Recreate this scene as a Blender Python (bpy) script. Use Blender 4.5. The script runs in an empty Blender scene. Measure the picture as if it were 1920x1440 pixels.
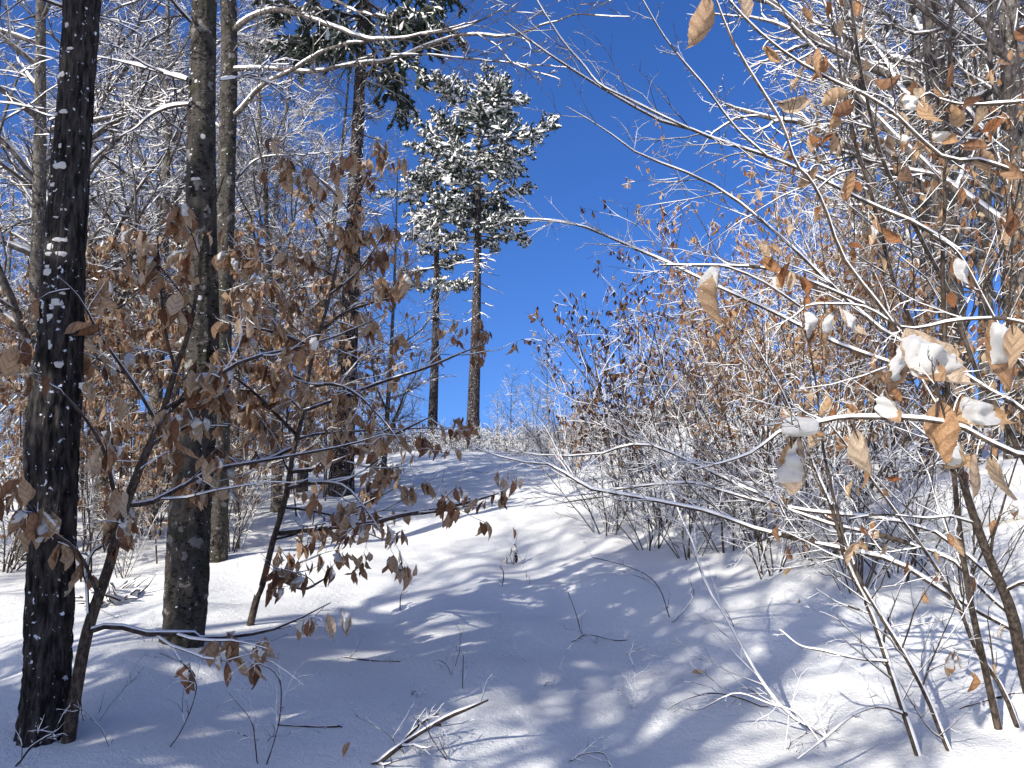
import bpy, math, numpy as np
from mathutils import Matrix, Vector, Euler

# ------------------------------------------------------------------ camera, sky, sun, exposure
SC = bpy.context.scene
COL = SC.collection
PITCH = math.radians(4.7)
EYE = np.array([0.0, 0.0, 1.55])
LENS = 26.0
F = LENS / 36.0 * 1920.0                      # focal length in photograph pixels
SUN_AZ = np.array([-0.66, -0.75])             # where the sun stands, seen from above
SUN_EL = math.radians(31.0)
EXPOSURE = 0.58

cam_d = bpy.data.cameras.new('camera')
cam_d.lens = LENS; cam_d.sensor_width = 36.0; cam_d.clip_start = 0.05; cam_d.clip_end = 3000
cam = bpy.data.objects.new('camera', cam_d); COL.objects.link(cam)
cam.location = EYE; cam.rotation_euler = (math.pi / 2 + PITCH, 0, 0)
SC.camera = cam

world = bpy.data.worlds.new('World'); SC.world = world; world.use_nodes = True
wn = world.node_tree
sky = wn.nodes.new('ShaderNodeTexSky'); sky.sky_type = 'NISHITA'; sky.sun_disc = False
sky.sun_elevation = SUN_EL
sky.sun_rotation = math.atan2(SUN_AZ[0], SUN_AZ[1])
sky.altitude = 1600; sky.air_density = 1.0; sky.dust_density = 7.0; sky.ozone_density = 5.0
bg = wn.nodes['Background']; bg.inputs['Strength'].default_value = 0.15
tcw = wn.nodes.new('ShaderNodeTexCoord'); vadd = wn.nodes.new('ShaderNodeVectorMath'); vadd.operation = 'ADD'
vadd.inputs[1].default_value = (0, 0, 0.2); vnm = wn.nodes.new('ShaderNodeVectorMath'); vnm.operation = 'NORMALIZE'
wn.links.new(tcw.outputs['Generated'], vadd.inputs[0]); wn.links.new(vadd.outputs[0], vnm.inputs[0]); wn.links.new(vnm.outputs[0], sky.inputs[0])
hsv = wn.nodes.new('ShaderNodeHueSaturation'); hsv.inputs['Hue'].default_value = 0.512; hsv.inputs['Saturation'].default_value = 1.21
wn.links.new(sky.outputs[0], hsv.inputs['Color']); wn.links.new(hsv.outputs[0], bg.inputs['Color'])

sun_d = bpy.data.lights.new('sun', 'SUN'); sun_d.energy = 4.1; sun_d.angle = math.radians(0.55)
sun_d.color = (1.0, 0.97, 0.945)
sun = bpy.data.objects.new('sun', sun_d); COL.objects.link(sun)
sv = Vector((SUN_AZ[0] * math.cos(SUN_EL), SUN_AZ[1] * math.cos(SUN_EL), math.sin(SUN_EL))).normalized()
sun.rotation_euler = (-sv).to_track_quat('-Z', 'Y').to_euler()
sun.location = sv * 50

SC.view_settings.view_transform = 'Standard'; SC.view_settings.look = 'None'
SC.view_settings.gamma = 1.0; SC.view_settings.use_curve_mapping = False
SC.view_settings.exposure = EXPOSURE
SC.cycles.max_bounces = 6; SC.cycles.diffuse_bounces = 3; SC.cycles.transmission_bounces = 3
SC.cycles.use_denoising = True
SC.cycles.caustics_reflective = False; SC.cycles.caustics_refractive = False

# ------------------------------------------------------------------ materials
def mat(name):
    m = bpy.data.materials.new(name); m.use_nodes = True
    nt = m.node_tree
    return m, nt, nt.nodes['Principled BSDF']

def node(nt, kind, **kw):
    n = nt.nodes.new(kind)
    for k, v in kw.items():
        if k in n.inputs: n.inputs[k].default_value = v
        else: setattr(n, k, v)
    return n

def ramp(nt, fac, stops):
    r = nt.nodes.new('ShaderNodeValToRGB'); e = r.color_ramp.elements
    while len(e) < len(stops): e.new(0.5)
    for i, (p, c) in enumerate(stops):
        e[i].position = p; e[i].color = (*c, 1) if len(c) == 3 else c
    nt.links.new(fac, r.inputs[0]); return r

def mixc(nt, fac, a, b):
    m = nt.nodes.new('ShaderNodeMix'); m.data_type = 'RGBA'
    for sock, v in ((m.inputs[0], fac), (m.inputs[6], a), (m.inputs[7], b)):
        if hasattr(v, 'links'): nt.links.new(v, sock)
        elif isinstance(v, (int, float)): sock.default_value = v
        else: sock.default_value = (*v, 1)
    return m.outputs[2]

def noise(nt, scale, detail=4, coord=None, rough=0.55, vec=None):
    n = node(nt, 'ShaderNodeTexNoise', Scale=scale, Detail=detail, Roughness=rough)
    if vec is not None: nt.links.new(vec, n.inputs['Vector'])
    return n.outputs['Fac']

def objco(nt, sc=(1, 1, 1)):
    tc = nt.nodes.new('ShaderNodeTexCoord'); mp = nt.nodes.new('ShaderNodeMapping')
    mp.inputs['Scale'].default_value = sc
    nt.links.new(tc.outputs['Object'], mp.inputs[0]); return mp.outputs[0]

def bump(nt, bsdf, h, strength, dist):
    b = node(nt, 'ShaderNodeBump', Strength=strength, Distance=dist)
    nt.links.new(h, b.inputs['Height']); nt.links.new(b.outputs[0], bsdf.inputs['Normal'])

def snow_material(name, col, bumps=True, fine=60):
    m, nt, b = mat(name)
    b.inputs['Roughness'].default_value = 0.75; b.inputs['Specular IOR Level'].default_value = 0.25
    co = objco(nt)
    nt.links.new(mixc(nt, noise(nt, 3.0, 5, vec=co), [c * 0.95 for c in col], col), b.inputs['Base Color'])
    if bumps:
        a = noise(nt, fine, 5, vec=co, rough=0.75)
        v2 = noise(nt, fine * 5, 3, vec=co, rough=0.6)
        ma = node(nt, 'ShaderNodeMath', operation='MULTIPLY_ADD'); ma.inputs[1].default_value = 0.35
        nt.links.new(v2, ma.inputs[0]); nt.links.new(a, ma.inputs[2])
        bump(nt, b, ma.outputs[0], 0.7, 0.022)
    return m

M_GROUND = snow_material('snow_sheet', (0.875, 0.857, 0.765), True, 16)
M_SNOW = snow_material('snow_clumped', (0.88, 0.85, 0.775), True, 90)
M_TSNOW = snow_material('snow_on_twigs', (0.88, 0.85, 0.775), False)

def bark_material(name, dark, light, scale, zs, patches=None, spots=0.0, bstr=0.6, bdist=0.02, thr=(0.42, 0.62), pits=0):
    m, nt, b = mat(name)
    b.inputs['Roughness'].default_value = 0.9; b.inputs['Specular IOR Level'].default_value = 0.12
    co = objco(nt, (1, 1, zs))
    n1 = noise(nt, scale, 6, vec=co, rough=0.65)
    c = ramp(nt, n1, [(thr[0], dark), (thr[1], light)]).outputs[0]
    co2 = objco(nt)
    if patches:
        n2 = noise(nt, 5.0, 4, vec=co2)
        c = mixc(nt, ramp(nt, n2, [(0.55, (0, 0, 0)), (0.62, (1, 1, 1))]).outputs[0], c, patches)
    if pits:
        n4 = noise(nt, pits, 3, vec=objco(nt, (1, 1, 1.6)))
        c = mixc(nt, ramp(nt, n4, [(0.60, (0, 0, 0)), (0.66, (1, 1, 1))]).outputs[0], c, (0.012, 0.010, 0.009))
        n5 = noise(nt, 9.0, 5, vec=co2)
        c = mixc(nt, ramp(nt, n5, [(0.60, (0, 0, 0)), (0.64, (1, 1, 1))]).outputs[0], c, (0.22, 0.20, 0.165))
        n1 = n4
    if spots:
        n3 = noise(nt, 34.0, 3, vec=co2)
        c = mixc(nt, ramp(nt, n3, [(spots, (0, 0, 0)), (spots + 0.03, (1, 1, 1))]).outputs[0], c, (0.8, 0.82, 0.86))
    nt.links.new(c, b.inputs['Base Color'])
    bump(nt, b, n1, bstr, bdist)
    return m

M_BARK1 = bark_material('dark_fissured_bark', (0.010, 0.009, 0.008), (0.085, 0.072, 0.064), 40, 0.22, None, 0.66, 1.0, 0.03, (0.40, 0.66))
M_BARK2 = bark_material('beech_bark', (0.014, 0.012, 0.010), (0.075, 0.065, 0.052), 16, 0.7, (0.05, 0.048, 0.03), 0.69, 1.0, 0.02, (0.33, 0.52), 30)
M_BARK3 = bark_material('pale_bark', (0.03, 0.026, 0.022), (0.17, 0.15, 0.122), 20, 0.5, (0.13, 0.11, 0.08), 0.66, 0.5, 0.02, (0.35, 0.6))
M_BARKS = bark_material('spruce_bark', (0.014, 0.011, 0.010), (0.10, 0.08, 0.068), 22, 0.35, None, 0.64, 0.9, 0.03)
M_TWIG = bark_material('twig_bark', (0.030, 0.022, 0.020), (0.085, 0.064, 0.055), 30, 0.6, None, 0.0, 0.2, 0.004)
M_STEM = bark_material('shrub_stem_bark', (0.035, 0.026, 0.02), (0.11, 0.085, 0.062), 60, 0.5, None, 0.72, 0.4, 0.004)
M_LIMB = bark_material('limb_bark', (0.06, 0.05, 0.045), (0.18, 0.155, 0.13), 20, 0.5, None, 0.70, 0.3, 0.01)
M_ROCKW = bark_material('rotten_wood', (0.018, 0.012, 0.009), (0.10, 0.06, 0.04), 30, 1.0, None, 0.0, 1.0, 0.02)

def leaf_material(name, stops):
    m, nt, b = mat(name)
    b.inputs['Roughness'].default_value = 0.6; b.inputs['Specular IOR Level'].default_value = 0.25
    oi = nt.nodes.new('ShaderNodeObjectInfo'); ge = nt.nodes.new('ShaderNodeNewGeometry')
    ad = node(nt, 'ShaderNodeMath', operation='ADD')
    nt.links.new(oi.outputs['Random'], ad.inputs[0]); nt.links.new(ge.outputs['Random Per Island'], ad.inputs[1])
    fr = node(nt, 'ShaderNodeMath', operation='FRACT'); nt.links.new(ad.outputs[0], fr.inputs[0])
    c = ramp(nt, fr.outputs[0], stops).outputs[0]
    uv = nt.nodes.new('ShaderNodeUVMap')
    mp = nt.nodes.new('ShaderNodeMapping'); nt.links.new(uv.outputs[0], mp.inputs[0])
    w = node(nt, 'ShaderNodeTexWave', Scale=1.27, Distortion=0.4); nt.links.new(mp.outputs[0], w.inputs[0])
    nz = noise(nt, 40, 4, vec=objco(nt))
    dk = nt.nodes.new('ShaderNodeMix'); dk.data_type = 'RGBA'; dk.blend_type = 'MULTIPLY'
    dk.inputs[0].default_value = 0.8; nt.links.new(c, dk.inputs[6])
    nt.links.new(ramp(nt, nz, [(0.3, (0.55, 0.5, 0.45)), (0.65, (1.1, 1.1, 1.1))]).outputs[0], dk.inputs[7])
    dk2 = nt.nodes.new('ShaderNodeMix'); dk2.data_type = 'RGBA'; dk2.blend_type = 'MULTIPLY'
    dk2.inputs[0].default_value = 0.7; nt.links.new(dk.outputs[2], dk2.inputs[6])
    nt.links.new(ramp(nt, w.outputs['Fac'], [(0.0, (0.6, 0.55, 0.5)), (0.35, (1, 1, 1))]).outputs[0], dk2.inputs[7])
    nt.links.new(dk2.outputs[2], b.inputs['Base Color'])
    bump(nt, b, w.outputs['Fac'], 0.4, 0.004)
    tr = nt.nodes.new('ShaderNodeBsdfTranslucent'); nt.links.new(dk2.outputs[2], tr.inputs[0])
    mx = nt.nodes.new('ShaderNodeMixShader'); mx.inputs[0].default_value = 0.45
    nt.links.new(b.outputs[0], mx.inputs[1]); nt.links.new(tr.outputs[0], mx.inputs[2])
    nt.links.new(mx.outputs[0], nt.nodes['Material Output'].inputs[0])
    return m

M_LEAF = leaf_material('dry_beech_leaf', [(0.0, (0.18, 0.085, 0.045)), (0.2, (0.34, 0.18, 0.095)), (0.45, (0.48, 0.305, 0.175)), (0.7, (0.58, 0.41, 0.25)), (1.0, (0.64, 0.51, 0.37))])
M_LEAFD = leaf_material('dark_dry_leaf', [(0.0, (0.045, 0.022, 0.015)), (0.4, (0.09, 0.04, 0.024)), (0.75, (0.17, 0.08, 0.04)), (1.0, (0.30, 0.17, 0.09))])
M_LEAFT = leaf_material('tan_dry_leaf', [(0.0, (0.34, 0.14, 0.055)), (0.3, (0.50, 0.27, 0.125)), (0.6, (0.62, 0.42, 0.235)), (1.0, (0.70, 0.55, 0.37))])

def needle_material():
    m, nt, b = mat('spruce_needles')
    b.inputs['Roughness'].default_value = 0.7
    nz = noise(nt, 9, 4, vec=objco(nt))
    nt.links.new(ramp(nt, nz, [(0.3, (0.008, 0.016, 0.010)), (0.7, (0.035, 0.055, 0.032))]).outputs[0], b.inputs['Base Color'])
    return m
M_NEEDLE = needle_material()

# ------------------------------------------------------------------ terrain function and pixel rays
_yt = np.linspace(-600, 900, 6001)
_zt = np.interp(_yt, [-600, -60, 0, 5, 10, 16, 22, 26, 30, 33, 40, 60, 150, 900],
                     [-30, -3.0, 0.0, 0.06, 0.26, 0.62, 0.98, 1.25, 1.58, 1.65, 1.2, -2.5, -16, -40])
_k = np.exp(-0.5 * (np.arange(-24, 25) * 0.25 / 1.6) ** 2); _k /= _k.sum()
_zt = np.convolve(np.pad(_zt, 24, mode='edge'), _k, mode='valid')
_rg = np.random.default_rng(5)
_waves = []
for wl, amp, n in ((7.0, 0.075, 5), (2.6, 0.035, 7), (1.1, 0.016, 8), (0.5, 0.0055, 8)):
    for i in range(n):
        a = _rg.uniform(0, 2 * math.pi); k = 2 * math.pi / (wl * _rg.uniform(0.7, 1.4))
        _waves.append((k * math.cos(a), k * math.sin(a), _rg.uniform(0, 6.28), amp * _rg.uniform(0.5, 1.0) / math.sqrt(n) * 1.6))
def sstep(a, b, x):
    t = np.clip((x - a) / (b - a), 0, 1); return t * t * (3 - 2 * t)
def ground(x, y):
    x = np.asarray(x, float); y = np.asarray(y, float)
    z = np.interp(y, _yt, _zt)
    z = z + 0.045 * np.clip(x, -25, 25) * np.exp(-(x / 60) ** 2)
    z = z + 0.75 * sstep(1.0, 7.0, x - 0.02 * y) - 0.12 * np.exp(-((x - 0.4) / 1.6) ** 2)
    z = z + 0.10 * np.exp(-((x + 2.3) / 0.9) ** 2 - ((y - 5.2) / 1.3) ** 2)
    for bx, by in ((-2.5, 4.55), (-2.55, 5.9), (2.4, 3.6), (1.75, 3.3)): z = z + 0.05 * np.exp(-((x - bx) ** 2 + (y - by) ** 2) / 0.12)
    for kx, ky, ph, am in _waves:
        z = z + am * np.sin(kx * x + ky * y + ph)
    return z
Z0 = float(ground(0, 0))
def gz(x, y): return float(ground(x, y)) - Z0

_cp, _sp = math.cos(PITCH), math.sin(PITCH)
def ray(px, py):
    x = (px - 960) / F; v = (720 - py) / F
    return np.array([x, _cp - v * _sp, _sp + v * _cp])
def W(px, py, depth):
    d = ray(px, py); return EYE + d * (depth / d[1])
def G(px, py):
    d = ray(px, py); t = 0.8
    while t < 60:
        p = EYE + d * t
        if p[2] < gz(p[0], p[1]): break
        t += 0.04
    return EYE + d * t
def px_of(p):
    d = np.asarray(p) - EYE
    f = d[1] * _cp + d[2] * _sp; u = -d[1] * _sp + d[2] * _cp
    return 960 + F * d[0] / f, 720 - F * u / f, f

# ------------------------------------------------------------------ object helpers
def mesh_np(name, V, Q, mats, midx=None, smooth=True, uv=None):
    me = bpy.data.meshes.new(name)
    V = np.asarray(V, np.float32); Q = np.asarray(Q, np.int32); n = Q.shape[1]
    me.vertices.add(len(V)); me.vertices.foreach_set('co', V.ravel())
    me.loops.add(Q.size); me.loops.foreach_set('vertex_index', Q.ravel())
    me.polygons.add(len(Q)); me.polygons.foreach_set('loop_start', np.arange(0, Q.size, n, dtype=np.int32))
    for m in mats: me.materials.append(m)
    if midx is not None: me.polygons.foreach_set('material_index', np.asarray(midx, np.int32))
    if smooth: me.polygons.foreach_set('use_smooth', np.ones(len(Q), bool))
    if uv is not None:
        l = me.uv_layers.new(name='UVMap'); l.data.foreach_set('uv', np.asarray(uv, np.float32)[Q.ravel()].ravel())
    me.update(calc_edges=True); me.validate()
    return me

def link(name, me, parent=None, loc=None):
    o = bpy.data.objects.new(name, me); COL.objects.link(o)
    if parent is not None: o.parent = parent
    if loc is not None: o.location = loc
    return o

def tag(o, label, cat, group=None, kind=None):
    o['label'] = label
    if cat: o['category'] = cat
    if group: o['group'] = group
    if kind: o['kind'] = kind
    return o

def thing(name, label, cat, loc, group=None):
    o = bpy.data.objects.new(name, None); COL.objects.link(o)
    o.location = loc; o.empty_display_size = 0.2
    return tag(o, label, cat, group)

ORD = ['first', 'second', 'third', 'fourth', 'fifth', 'sixth', 'seventh', 'eighth', 'ninth', 'tenth', 'eleventh', 'twelfth', 'thirteenth', 'fourteenth', 'fifteenth',
       'sixteenth', 'seventeenth', 'eighteenth', 'nineteenth', 'twentieth', 'twenty-first', 'twenty-second', 'twenty-third', 'twenty-fourth', 'twenty-fifth']

# ------------------------------------------------------------------ branch growing
def nrm(v): return v / np.maximum(np.linalg.norm(v, axis=-1, keepdims=True), 1e-9)

def grow(P0, D, L, R0, nseg, rng, wob=0.18, up=0.0, taper=0.3):
    N = len(P0); d = nrm(D); out = [P0]; p = P0
    for i in range(nseg):
        d = nrm(d + rng.normal(size=(N, 3)) * wob + np.array([0, 0, up]))
        p = p + d * (L / nseg)[:, None]; out.append(p)
    return np.stack(out, 1), R0[:, None] * np.linspace(1, taper, nseg + 1)[None]

def spawn(P, R, k, rng, t0=0.15, t1=1.0, ang=0.8, angs=0.2, lr=0.55, nseg=4, wob=0.18, up=0.0, flat=1.0, rmin=0.003, rf=0.65, taper=0.3, tdec=0.55, lmin=0.0, lmax=99):
    N, M, _ = P.shape
    L = np.linalg.norm(np.diff(P, axis=1), axis=2).sum(1)
    t = t0 + (t1 - t0) * (np.arange(k)[None] + rng.random((N, k))) / k
    ix = t * (M - 1); i0 = np.minimum(ix.astype(int), M - 2); f = (ix - i0)[..., None]
    rows = np.arange(N)[:, None]
    a, b = P[rows, i0], P[rows, i0 + 1]
    pos = a * (1 - f) + b * f; tan = nrm(b - a)
    rad = R[rows, i0] * (1 - f[..., 0]) + R[rows, i0 + 1] * f[..., 0]
    v = rng.normal(size=pos.shape); v[..., 2] *= flat
    v = nrm(v - (v * tan).sum(-1, keepdims=True) * tan)
    an = rng.normal(ang, angs, t.shape)[..., None]
    D = np.cos(an) * tan + np.sin(an) * v
    ln = np.clip(L[:, None] * lr * (1 - tdec * t) * rng.uniform(0.55, 1.35, t.shape), lmin, lmax)
    r0 = np.maximum(rad * rf, rmin)
    return grow(pos.reshape(-1, 3), D.reshape(-1, 3), ln.ravel(), r0.ravel(), nseg, rng, wob, up, taper)

def tubes(P, R, sides, rng, sa=0.5, sb=0.006, gap=0.25, steep=0.25, thr=0.05):
    """tubes with a ridge of snow on the upper side; returns verts, quads, material index (0 bark, 1 snow)"""
    N, M, _ = P.shape
    T = nrm(np.gradient(P, axis=1))
    ov = P[:, -1] - P[:, 0]; h = np.linalg.norm(ov[:, :2], axis=1)
    side = np.where((h > 1e-4)[:, None], np.stack([ov[:, 1], -ov[:, 0], 0 * h], 1) / np.maximum(h, 1e-4)[:, None], np.array([[1.0, 0, 0]]))
    side = np.repeat(side[:, None], M, 1)
    upv = nrm(np.cross(side, T))
    hz = np.sqrt(np.clip(1 - T[..., 2] ** 2, 0, 1))
    th = math.pi / 2 + 2 * math.pi * np.arange(sides) / sides
    s = np.sin(th); c = np.cos(th)
    V = P[:, :, None] + R[:, :, None, None] * (c[None, None, :, None] * side[:, :, None] + s[None, None, :, None] * upv[:, :, None])
    n = rng.random((N, M)); n = 0.6 * n + 0.4 * np.roll(n, 1, 1)
    has = (n > gap) & (hz > steep)
    dep = (sa * R + sb) * hz * np.clip(n * 1.7, 0, 1.4) * has
    dep[:, 0] *= 0.5; dep[:, -1] *= 0.6
    V[..., 2] += dep[..., None] * np.clip(s + 0.15, 0, 1)[None, None]
    idx = np.arange(N * M * sides).reshape(N, M, sides)
    j = (np.arange(sides) + 1) % sides
    Q = np.stack([idx[:, :-1], idx[:, 1:], idx[:, 1:][:, :, j], idx[:, :-1][:, :, j]], -1)
    mid = np.sin(th + math.pi / sides)
    if sides >= 6 and thr == 0.05: thr = 0.2
    mi = (has[:, :-1, None] & (mid > thr)[None, None]).astype(np.int32)
    mi = np.broadcast_to(mi, Q.shape[:3])
    return V.reshape(-1, 3), Q.reshape(-1, 4)[:, ::-1], mi.reshape(-1)

class Acc:
    def __init__(s): s.V = []; s.Q = []; s.M = []; s.n = 0
    def add(s, V, Q, M, off=0):
        s.V.append(V); s.Q.append(Q + s.n); s.M.append(np.asarray(M) + off); s.n += len(V)
    def tubes(s, P, R, sides, rng, **kw): s.add(*tubes(P, R, sides, rng, **kw))
    def mesh(s, name, mats, base=(0, 0, 0), smooth=True):
        return mesh_np(name, np.concatenate(s.V) - np.asarray(base), np.concatenate(s.Q), mats, np.concatenate(s.M), smooth)

def spline(pts, n):
    """Catmull-Rom through control rows (any width)"""
    p = np.asarray(pts, float); m = len(p)
    q = np.vstack([2 * p[0] - p[1], p, 2 * p[-1] - p[-2]])
    t = np.linspace(0, m - 1 - 1e-9, n); i = t.astype(int); f = (t - i)[:, None]
    a, b, c, d = q[i], q[i + 1], q[i + 2], q[i + 3]
    return 0.5 * (2 * b + (c - a) * f + (2 * a - 5 * b + 4 * c - d) * f ** 2 + (3 * b - 3 * c + d - a) * f ** 3)

def trunk_mesh(name, P, R, sides, rng, mats, base, rough=0.06, lump=0.05):
    """closed-ring trunk with uneven bark; P (M,3) R (M,)"""
    M = len(P)
    T = nrm(np.gradient(P, axis=0))
    s1 = nrm(np.cross(T, np.array([0.0, 1, 0]))); s2 = np.cross(T, s1)
    th = 2 * math.pi * np.arange(sides) / sides
    zz = np.linspace(0, 1, M)[:, None] * M
    k = 1 + lump * (np.sin(3 * th[None] + zz * 0.13 + rng.uniform(0, 6)) * 0.5 + np.sin(2 * th[None] - zz * 0.09) * 0.5)
    k = k + rough * rng.normal(size=(M, sides)) * 0.5
    k = k + rough * np.sin(th[None] * round(sides / 4) + 0.8 * np.sin(zz * 0.35 + th[None] * 2))
    V = P[:, None] + (R[:, None] * k)[..., None] * (np.cos(th)[None, :, None] * s1[:, None] + np.sin(th)[None, :, None] * s2[:, None])
    idx = np.arange(M * sides).reshape(M, sides); j = (np.arange(sides) + 1) % sides
    Q = np.stack([idx[:-1], idx[:-1][:, j], idx[1:][:, j], idx[1:]], -1).reshape(-1, 4)
    return mesh_np(name, V.reshape(-1, 3) - np.asarray(base), Q, mats)

# ------------------------------------------------------------------ leaves
class LeafShape:
    """a dry leaf hanging from its stalk: pleated along the veins, folded on the midrib, curled"""
    def __init__(L, rng, curl, fold, wid, roll=0.0, twist=0.0):
        L.ph = rng.uniform(0, 6, 3); L.curl, L.fold, L.wid, L.roll, L.twist = curl, fold, wid, roll, twist
    def at(L, s, u, fine=1.0):
        ph = L.ph
        w = L.wid * np.sin(math.pi * np.clip(0.02 + 0.975 * s ** 0.92, 0, 1)) ** 1.05
        w = w * (1 + 0.05 * np.sin(s * 19 + ph[0]) * (np.abs(u) > 0.7) * fine)
        ang = L.fold * np.abs(u) ** 0.9 * (1 + 0.35 * np.sin(3 * s + ph[0])) + L.roll * u * np.abs(u) * np.sin(2 * s + ph[1])
        x = u * w * np.cos(ang); y = np.abs(u) * w * np.sin(ang)
        y = y + 0.016 * fine * np.sin(2 * math.pi * 8 * (s + 0.30 * np.abs(u))) * np.abs(u) ** 0.5 * np.minimum(1, 6 * (1 - s))
        y = y + 0.035 * np.sin(5 * s + ph[2] + 2 * u)
        th = L.curl * s ** 1.3
        z = -s * np.cos(th * 0.55); y = y + s * np.sin(th * 0.55)
        tw = L.twist * s
        return np.stack([x * np.cos(tw) - y * np.sin(tw) + 0.04 * np.sin(3 * s + ph[1]), x * np.sin(tw) + y * np.cos(tw), z], -1)
    def grid(L, cols, rows, s0=0.0, s1=1.0, um=1.0, off=None):
        S, U = np.meshgrid(np.linspace(s0, s1, rows + 1), np.linspace(-um, um, cols + 1), indexing='ij')
        V = L.at(S, U, 1.0 if cols > 3 else 0.4)
        if off is not None: V = V + off(S, U)
        Q = [(i * (cols + 1) + j, i * (cols + 1) + j + 1, (i + 1) * (cols + 1) + j + 1, (i + 1) * (cols + 1) + j) for i in range(rows) for j in range(cols)]
        return V.reshape(-1, 3), np.array(Q), np.stack([np.abs(U) * 0.30 + S, U * 0.1], -1).reshape(-1, 2)
_lr = np.random.default_rng(11)
SHAPES = [LeafShape(_lr, _lr.uniform(-0.4, 1.3), _lr.uniform(0.2, 1.25), _lr.uniform(0.25, 0.33), _lr.uniform(-1.0, 1.0), _lr.uniform(-1.1, 1.1)) for _ in range(16)]
LEAF_SHAPES = [L.grid(4, 6) for L in SHAPES]
BIG_SHAPES = [L.grid(8, 26) for L in SHAPES]
SMALL_SHAPES = [L.grid(2, 3) for L in SHAPES]
_leafmesh = {}
def leaf_mesh(k, m, big=False):
    key = (k, m.name, big)
    if key not in _leafmesh:
        V, Q, uv = (BIG_SHAPES if big else LEAF_SHAPES)[k]
        _leafmesh[key] = mesh_np('leaf', V, Q, [m], uv=uv)
    return _leafmesh[key]

def ico(sub, rng, amp, scale):
    import bmesh
    bm = bmesh.new(); bmesh.ops.create_icosphere(bm, subdivisions=sub, radius=1)
    V = np.array([v.co[:] for v in bm.verts]); Q = np.array([[v.index for v in f.verts] for f in bm.faces]); bm.free()
    ph = rng.uniform(0, 6, 6)
    k = 1 + amp * (np.sin(3.1 * V[:, 0] + ph[0]) * np.sin(2.7 * V[:, 1] + ph[1]) + np.sin(4.3 * V[:, 2] + ph[2]) * 0.5 + np.sin(6.5 * V[:, 0] + 5.1 * V[:, 1] + ph[3]) * 0.35)
    return V * k[:, None] * np.asarray(scale), Q
_br = np.random.default_rng(3)
CLUMPS = []
for i in range(5):
    V, Q = ico(3, _br, 0.2, (1, 1, 0.8)); CLUMPS.append(mesh_np('snow', V, Q, [M_SNOW]))
LEAFSNOW = []                                   # snow lying in the trough of each leaf shape
for k, L in enumerate(SHAPES):
    r0, r1 = _br.uniform(0.0, 0.12), _br.uniform(0.5, 0.85); tk = _br.uniform(0.16, 0.3)
    def off(S, U, r0=r0, r1=r1, tk=tk, p=_br.uniform(0, 6)):
        q = (S - r0) / (r1 - r0)
        uc = 0.35 * np.sin(4 * S + p)
        t = np.clip(np.sin(math.pi * np.clip(q, 0, 1)), 0, 1) * np.clip(1 - ((U - uc) / 0.75) ** 2, 0, 1) ** 0.8 * tk * (1 + 0.5 * np.sin(17 * S + p) * np.cos(4 * U + p))
        return np.stack([0 * t, np.where(t > 0.01, t + 0.012, -0.02), 0.3 * t], -1)
    V, Q, uv = L.grid(10, 16, r0, r1, 0.93, off); LEAFSNOW.append(mesh_np('snow', V, Q, [M_SNOW]))

def rand_rot(rng, n, tilt):
    """random heading and tilt matrices for hanging leaves, (n,3,3)"""
    a = rng.uniform(0, 2 * math.pi, n); t = np.abs(rng.normal(0, tilt, n)); b = rng.uniform(0, 2 * math.pi, n)
    ca, sa_ = np.cos(a), np.sin(a); ct, st = np.cos(t), np.sin(t); z = np.zeros(n); o = np.ones(n)
    Rz = np.stack([np.stack([ca, -sa_, z], -1), np.stack([sa_, ca, z], -1), np.stack([z, z, o], -1)], 1)
    Rx = np.stack([np.stack([o, z, z], -1), np.stack([z, ct, -st], -1), np.stack([z, st, ct], -1)], 1)
    cb, sb_ = np.cos(b), np.sin(b)
    Rb = np.stack([np.stack([cb, -sb_, z], -1), np.stack([sb_, cb, z], -1), np.stack([z, z, o], -1)], 1)
    return Rb @ Rx @ Rz

def add_leaves(th, base, pts, size, rng, m=None, tilt=0.45, cap=300, snow=0.0, minpx=10.5):
    m = m or M_LEAF
    n = len(pts)
    if n == 0: return
    sz = size * rng.uniform(0.65, 1.25, n)
    Rm = rand_rot(rng, n, tilt)
    dist = np.array([max(0.4, px_of(p)[2]) for p in pts])
    pxs = sz * F / dist
    vis = np.array([-80 < px_of(p)[0] < 2000 and -80 < px_of(p)[1] < 1520 for p in pts])
    order = np.argsort(-np.where(vis, pxs, 0))
    single = [i for i in order[:cap] if pxs[i] >= minpx and vis[i]]
    ss = set(single)
    for i in single:
        kk = int(rng.integers(len(LEAF_SHAPES)))
        o = bpy.data.objects.new('leaf', leaf_mesh(kk, m)); COL.objects.link(o)
        o.parent = th
        o.matrix_local = Matrix.Translation(Vector(pts[i] - base)) @ Matrix(Rm[i].tolist()).to_4x4() @ Matrix.Scale(float(sz[i]), 4)
        if rng.random() < snow:
            c = bpy.data.objects.new('snow', LEAFSNOW[kk]); COL.objects.link(c); c.parent = o
    rest = [i for i in range(n) if i not in ss]
    if rest:
        Vs, Qs, UVs, k = [], [], [], 0
        for i in rest:
            V, Q, uv = SMALL_SHAPES[i % len(SMALL_SHAPES)]
            Vs.append((V * sz[i]) @ Rm[i].T + pts[i] - base); Qs.append(Q + k); UVs.append(uv); k += len(V)
        o = link('small_leaves', mesh_np('small_leaves', np.concatenate(Vs), np.concatenate(Qs), [m], uv=np.concatenate(UVs)), th)
        o['kind'] = 'stuff'

def points_on(P, rng, n, t0=0.1):
    N, M, _ = P.shape
    i = rng.integers(0, N, n); t = rng.uniform(t0, 1, n) * (M - 1); k = np.minimum(t.astype(int), M - 2); f = (t - k)[:, None]
    return P[i, k] * (1 - f) + P[i, k + 1] * f

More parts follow.
